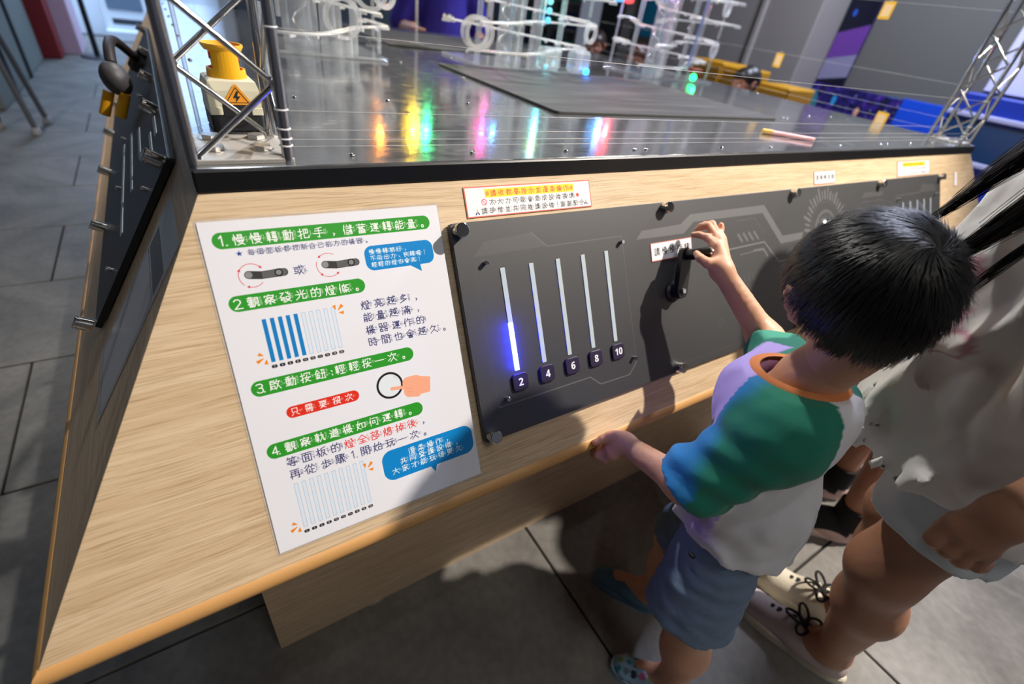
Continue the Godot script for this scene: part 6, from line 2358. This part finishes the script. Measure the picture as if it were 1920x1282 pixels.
# ---------------------------------------------------------------- lettering: every sign as pen strokes on a 16 x 16 grid
# strokes are runs of grid points; «X@x0y0x1y1» sets another sign into a box; after «|» stands the reading printed small at the right
const SIGN := {
	"口": "11e1ee1e11", "日": "21d1de2e21,27d7", "目": "21d1de2e21,25d5,2ada", "罒": "11e1ee1e11,515e,a1ae", "木": "04e4,808f,850b,87dc",
	"扌": "04e4,808f5e,0be8", "忄": "808f,3428,b3e7", "亻": "b019,757f", "氵": "3194,1678,1f99", "言": "7091,03f3,26d6,29d9,2cdcdf2f2c",
	"車": "12e2,34c4ca3a34,37c7,0cfc,808f", "火": "2438,d3a7,80861f,88ff", "土": "25d5,808e,0efc", "又": "12d29a0f,35ff", "艹": "08f8,505f,a0af",
	"曼": "日@20d5,罒@05f9,又@19ff", "專": "11e1,33c3c83833,36c6,707a,19e9,0cfc,b9bf8e,4d6f", "者": "32b2,7075,05f5,d11b,日@48cf", "重": "c031,03f3,25d5da2a25,27d7,818e,2cdc,0efe",
	"軍": "1412e2d4,車@13ef", "辶": "2143,16463a4b1e,1e4dff", "阝": "202f,21c176d9bc6b", "刂": "323b,c0cf9e", "空": "7082,1512e2d5,6438,a4a6d6,39c9,898e,1eee",
	"反": "e032,32380f,35d59b4f,68ff", "女": "802aef,d40f,05f5", "登": "125217,90f7,d1b3,f4d5,46b6,口@48bc,5c6e,ac9e,0fff", "金": "7007,70f6,46b6,19e9,767e,2b4d,dbad,0efe",
	"門": "101f,10606616,1363,90f0ffdf,9096f6,93f3", "彳": "8008,a801,6e6f",
	"慢": "忄@005f,曼@50ff|ㄇㄢˋ", "轉": "車@006f,專@70ff|ㄓㄨㄢˇ", "動": "重@009f,力@90ff|ㄉㄨㄥˋ", "力": "14e4cf9e,70761f|ㄌㄧˋ", "把": "扌@006f,81e1e787,b1b7,818efefb|ㄅㄚˇ",
	"手": "d032,25d5,09f9,818f5e|ㄕㄡˇ", "儲": "亻@003f,言@409f,者@90ff|ㄔㄨˊ", "蓄": "艹@00f3,15e5,6537a7,b549c9,a8da,3bdbdf3f3b,7b7f,3ddd|ㄒㄩˋ", "運": "辶@00ff,軍@50fc|ㄩㄣˋ",
	"能": "401464,5275,171f,17676f4f,1a6a,1c6c,e193,9096e6f4,e89b,989eeefc|ㄋㄥˊ", "量": "日@30c5,06f6,38c8cc3c38,3aca,787f,2ddd,0fff|ㄌㄧㄤˋ",
	"每": "5015,42e2,45d5ceaf,453ded,09f9,7688,7a8c|ㄇㄟˇ", "個": "亻@004f,口@50ff,75d5,a2a8,口@78ed|ㄍㄜˋ", "面": "01f1,7164,14e4ef1f14,545f,a4af,58a8,5bab|ㄇㄧㄢˋ",
	"板": "木@006f,反@60ff|ㄅㄢˇ", "都": "者@009f,阝@90ff|ㄉㄡ", "控": "扌@006f,空@60ff|ㄎㄨㄥˋ", "制": "2014,1393,06a6,505f,1e19999e7d,刂@a0ff|ㄓˋ",
	"自": "9063,23d3df2f23,27d7,2bdb|ㄗˋ", "己": "22d2d7,27d7,272eeefb|ㄐㄧˇ", "前": "4063,b093,03f3,262f,26767f5f,2979,2c7c,a6ac,e5efce|ㄑㄧㄢˊ", "方": "7083,03f3,63581f,57d7ce8f|ㄈㄤ",
	"的": "5033,13737e1e13,1878,b085,a3f3eebf,a7ca|ㄉㄜ˙", "機": "木@005f,8063846898,d0b3d4b8e8,59f9,a0abff,eb9f,895f,7a9d|ㄐㄧ", "器": "口@0065,口@90f5,07f7,75761b,88fb,口@1b6f,口@9bef|ㄑㄧˋ",
	"或": "03f3,口@157a,0d8c,90a9ff,e67f,c0e2|ㄏㄨㄛˋ", "就": "4052,0393,2575792925,595f3e,2b0d,7a9d,95f5,c0c68f,d5defefb,d1f3|ㄐㄧㄡˋ", "好": "女@007f,91f1c5,c5cf9e,88f8|ㄏㄠˇ",
	"不": "01f1,811a,848f,96fb|ㄅㄨˋ", "用": "21290f,21d1dfaf,26d6,2bdb,717f|ㄩㄥˋ", "出": "808e,2227d7d2,191eeee9|ㄔㄨ", "快": "忄@005f,63d3d8,58f8,90994f,99ff|ㄎㄨㄞˋ",
	"喔": "口@035b,61e1e464,616a4f,77f7,a78aea,8cec,b9bf,7fff|ㄛ˙", "輕": "車@006f,71f1,927598,c2a5c8,f2d5f8,8aea,babf,7fff|ㄑㄧㄥ", "燈": "火@006f,登@60ff|ㄉㄥ",
	"也": "06e3eaba,808b,323eeefb|ㄧㄝˇ", "會": "8006,80f6,55a5,27d7da2a27,878a,日@3bcf|ㄏㄨㄟˋ", "亮": "7082,02f2,口@34c7,1b19e9db,5b5d1f,5babaefefc|ㄌㄧㄤˋ",
	"觀": "艹@0083,口@0447,口@5487,380b,292f,2989,2b8b,2d8d,2f8f,575f,目@91fa,ba8f,dadefefc|ㄍㄨㄢ", "察": "7082,1412e2d4,5419,45751b,85d57a,86fa,59a9,1beb,8b8f6e,4c1e,bcee|ㄔㄚˊ",
	"發": "116107,90f6,d0b2,f2d4,18686a1a1c6c6f4f,978a,97d7d9f9,8beb7f,9cff|ㄈㄚ", "光": "8087,3155,d1a5,07f7,675b0f,a7aefefb|ㄍㄨㄤ", "條": "亻@003f,535d,8165,83f3,d379,85f9,6bfb,a9af,ab6f,bbff|ㄊㄧㄠˊ",
	"越": "1272,404a,0585,4888,280f,2a4dff,82f2,929ab8,b0c8fb,e5ab,d0f1|ㄩㄝˋ", "多": "7025,62c218,5465,8739,79d90f,6b8c|ㄉㄨㄛ", "滿": "氵@004f,52f2,8085,c0c5,85c5,575f,57f7ffdf,a5af,876c,899c,d7bc,d9ec|ㄇㄢˇ",
	"作": "亻@004f,8056,73f3,a3af,a7f7,abfb|ㄗㄨㄛˋ", "時": "日@006e,82e2,b0b5,65f5,69f9,d6dfae,8bad|ㄕˊ", "間": "門@00ff,日@48bf|ㄐㄧㄢ", "久": "6017,53c3891f,89ff|ㄐㄧㄡˇ",
	"啟": "1171,13737616,131a0f,口@297e,b086,a3f3,e38f,a6ff|ㄑㄧˇ", "按": "扌@005f,a0a1,6461f1e4,a47bef,d86f,58f8|ㄢˋ", "鈕": "金@007f,91e1ef,b1af,97f7,8fff|ㄋㄧㄡˇ", "一": "08f8|ㄧ",
	"次": "1345,0d59,8056,73f3d6,a5a94f,a9ff|ㄘˋ", "只": "口@20d9,5b1f,abff|ㄓˇ", "需": "20d0,1512e2d5,8087,3454,3656,a4c4,a6c6,08f8,787a,2a2f,2adadfbf,6a6f,aaaf|ㄒㄩ",
	"要": "01f1,23d3d72723,6167,a1a7,784ccf,ba1f,0afa|ㄧㄠˋ", "軌": "車@007f,b0b97f,84d4ddfefb|ㄍㄨㄟˇ", "道": "辶@00ff,7092,d0b2,53f3,a395,65e5ec6c65,67e7,69e9|ㄉㄠˋ", "如": "女@008f,口@94fd|ㄖㄨˊ",
	"何": "亻@004f,52f2,口@56ab,e2efbe|ㄏㄜˊ", "等": "3014,2272,4254,a084,92f2,b2c4,36c6,7579,09f9,1bfb,b9bf8f,4c6e|ㄉㄥˇ", "全": "8007,80f7,37c7,3bcb,878e,1eee|ㄑㄩㄢˊ",
	"部": "4052,0292,3446,7465,0797,口@199f,阝@a0ff|ㄅㄨˋ", "熄": "火@006f,b0a2,82e2e88882,84e4,86e6,7a6e,9a9fdfec,b9cb,e9fc|ㄒㄧ", "掉": "扌@005f,a0a5,a2e2,75e5ea7a75,77e7,5cfc,aaaf|ㄉㄧㄠˋ",
	"後": "4004,5409,373f,a073a3,d276e6,c5e7,9759,89d95f,8aff|ㄏㄡˋ", "再": "11e1,818b,242f,24d4dfbf,27d7,0bfb|ㄗㄞˋ", "從": "4004,5409,373f,7055,7295,c0a5,c2f5,a7ad,a9e9,785f,6bafff|ㄘㄨㄥˊ",
	"步": "7076,73d3,3236,06f6,777d5c,491d,b8fb,db9d2f|ㄅㄨˋ", "驟": "1019,1060,1363,1666,4049,19797f5e,0b0e,2b2d,4b4d,70b0,8087,a0a7,82a2,84a4,7796,c1f1b7,c3f7,b8bf,a879,9b7f,e9cb,cbff|ㄗㄡˋ",
	"開": "門@00ff,58a8,3bcb,686b4f,a8af|ㄎㄞ", "始": "女@007f,b085e5,d3f6,口@88fe|ㄕˇ", "玩": "0262,0767,323d,0e7c,82e2,76f6,a69b6f,c6cefefb|ㄨㄢˊ",
	"溫": "氵@004f,60e0e76760,a176,a3d6,696f,69e9ef,999f,b9bf,4fff|ㄨㄣ", "柔": "31c174,5375,15e5c7,0afa,858f,7a0f,8aff|ㄖㄡˊ", "操": "扌@005f,口@80d4,口@5599,口@b5f9,5bfb,a9af,ab5f,abff|ㄘㄠ",
	"共": "14e4,505a,a0aa,0afa,5c1f,abef|ㄍㄨㄥˋ", "同": "111f,11e1efcf,44b4,口@47bc|ㄊㄨㄥˊ", "愛": "d031,2334,7274,c2a4,1715e5d7,3739,575aaab8,c7d9,7b2e,6ccc1f,5dff|ㄞˋ",
	"護": "言@005f,艹@60f3,8367,858a,85e5,87e7,7afa,b4ba,7beb6f,8cff|ㄏㄨˋ", "設": "言@006f,9177,91d1d5f5,78e86f,89ff|ㄕㄜˋ", "備": "亻@004f,54f4,8086,c0c6,66f6,664c,797f,79e9efcf,7cec,b9bf|ㄅㄟˋ",
	"大": "05f5,80861f,87ff|ㄉㄚˋ", "家": "7082,1412e2d4,36c6,8617,66998f5e,781b,9a1f,d7a9,98fe|ㄐㄧㄚ", "才": "04f4,a0af7e,a51d|ㄘㄞˊ", "得": "4004,5409,373f,日@70e7,68f8,5bfb,c8cfae,7c9e|ㄉㄜ˙",
	"更": "01f1,23d3d92923,26d6,818a0f,4aff|ㄍㄥˋ", "請": "言@006f,81f1,83e3,75f5,b0b5,878f,87e7efcf,8aea,8cec|ㄑㄧㄥˇ", "依": "亻@004f,90a2,53f3,a349,777ebc,e5b8,a6ff|ㄧ",
	"教": "1272,4045,0585,8109,28684a,4a4f2f,0c8b,b086,a3f3,e38f,a6ff|ㄐㄧㄠˋ", "學": "2127,2141,2444,d1d7,b1d1,b4d4,6093,9063,6396,9366,1a18e8da,4aba8c,8c8f6f,1ded|ㄒㄩㄝˊ",
	"指": "扌@005f,e183,7076f6f4,日@78ef|ㄓˇ", "示": "32c2,06f6,868f5e,490d,b9fd|ㄕˋ", "並": "4053,b0a3,14e4,646e,949e,274b,d7bb,0efe|ㄅㄧㄥˋ", "太": "04f4,80851f,87ff,6c8f|ㄊㄞˋ",
	"可": "02f2,口@159b,d2dfaf|ㄎㄜˇ", "造": "辶@00ff,7054,62e2,a0a5,55f5,口@67ec|ㄗㄠˋ", "成": "23f3,23290f,27777e4d,90a9ff,e67f,c0e2|ㄔㄥˊ", "損": "扌@005f,口@70e4,75e5ed7d75,78e8,7aea,8d6f,ddff|ㄙㄨㄣˇ",
	"壞": "土@005f,71e1,a0a2,罒@62f6,67f7,a76c,8a8eac,e8ca,a8ff|ㄏㄨㄞˋ", "珍": "0262,0767,323d,0e7c,b066,b0f6,b388,d67b,f86f|ㄓㄣ", "惜": "忄@005f,63f3,8086,d0d6,56f6,日@78ef|ㄒㄧˊ",
	"維": "401444,631968,494f,2b0e,6a7d,a067,939f,94f4,98e8,9beb,9fff,c4cf|ㄨㄟˊ", "謝": "言@004f,7062,525b,52929f7f,5595,5898,4b9b,9b4f,a5f5,d0dfbe,b8cb|ㄒㄧㄝˋ",
	"配": "0181,14747f1f14,313719,515878,1b7b,91e1e7,97e7,979efefb|ㄆㄟˋ", "合": "8007,80f7,56a6,口@38cf|ㄏㄜˊ", "旋": "3042,0373,33290f,37676e4f,a084,92f2,85f5e7,b5be,b9f9,987f,9cff|ㄒㄩㄢˊ",
	"，": "7b9c7f", "。": "5b7b8d7f5f4d5b", "、": "5a9e", "：": "7688,7c8e", "！": "707a,7e8f", ".": "6e7e",
	"0": "5191b3bc9e5e3c3351", "1": "44717e", "2": "335191b3b63ebe", "3": "325191b3b59767,97b9bc9e5e3c", "4": "913aca,919e", "5": "b1414797b9bc9e5e3c", "6": "a161353c5e9ebcb9975739", "8": "5191b3b5975735335157393c5e9ebcb997",
	"ㄅ": "7035c5ae7d", "ㄆ": "7026,54c42f,47ef", "ㄇ": "2f22d2df", "ㄈ": "e2222ede", "ㄉ": "14d4cf9e,70751f", "ㄊ": "04f4,703dcd,a9ef", "ㄋ": "22c267d7be6f", "ㄌ": "14d4cf,70751f", "ㄍ": "60276e,c087de", "ㄎ": "12e2,6247c7bf8e",
	"ㄏ": "22e2,32390f", "ㄐ": "3338d8,909f", "ㄑ": "a027ae", "ㄒ": "12e2,727f", "ㄓ": "707e,3338d8d3,0efe", "ㄔ": "b034,c418,787f", "ㄕ": "22d2d828,22290f", "ㄖ": "22d2de2e22,7888", "ㄗ": "32d2d99a,323f", "ㄘ": "07f5,707eee",
	"ㄙ": "703cdb,a7ef", "ㄧ": "07f7", "ㄨ": "21df,d12f", "ㄩ": "222eded2", "ㄚ": "2178,d178,787f", "ㄛ": "12e2,7246c6ae5f", "ㄜ": "7072,12e2,7246c6ae5f", "ㄝ": "06e4e9,626a,222ede", "ㄞ": "12e2,722f,57c74f,58ef",
	"ㄟ": "1764ee", "ㄠ": "7036a6,b43ddd,a9ef", "ㄡ": "12d20f,24ef", "ㄢ": "22c276d6bf7e", "ㄣ": "6035c5af", "ㄤ": "05f5,70761f,878eeeeb", "ㄥ": "902ded", "ˊ": "3cc3", "ˇ": "347cc4", "ˋ": "33cc", "˙": "6789",
}
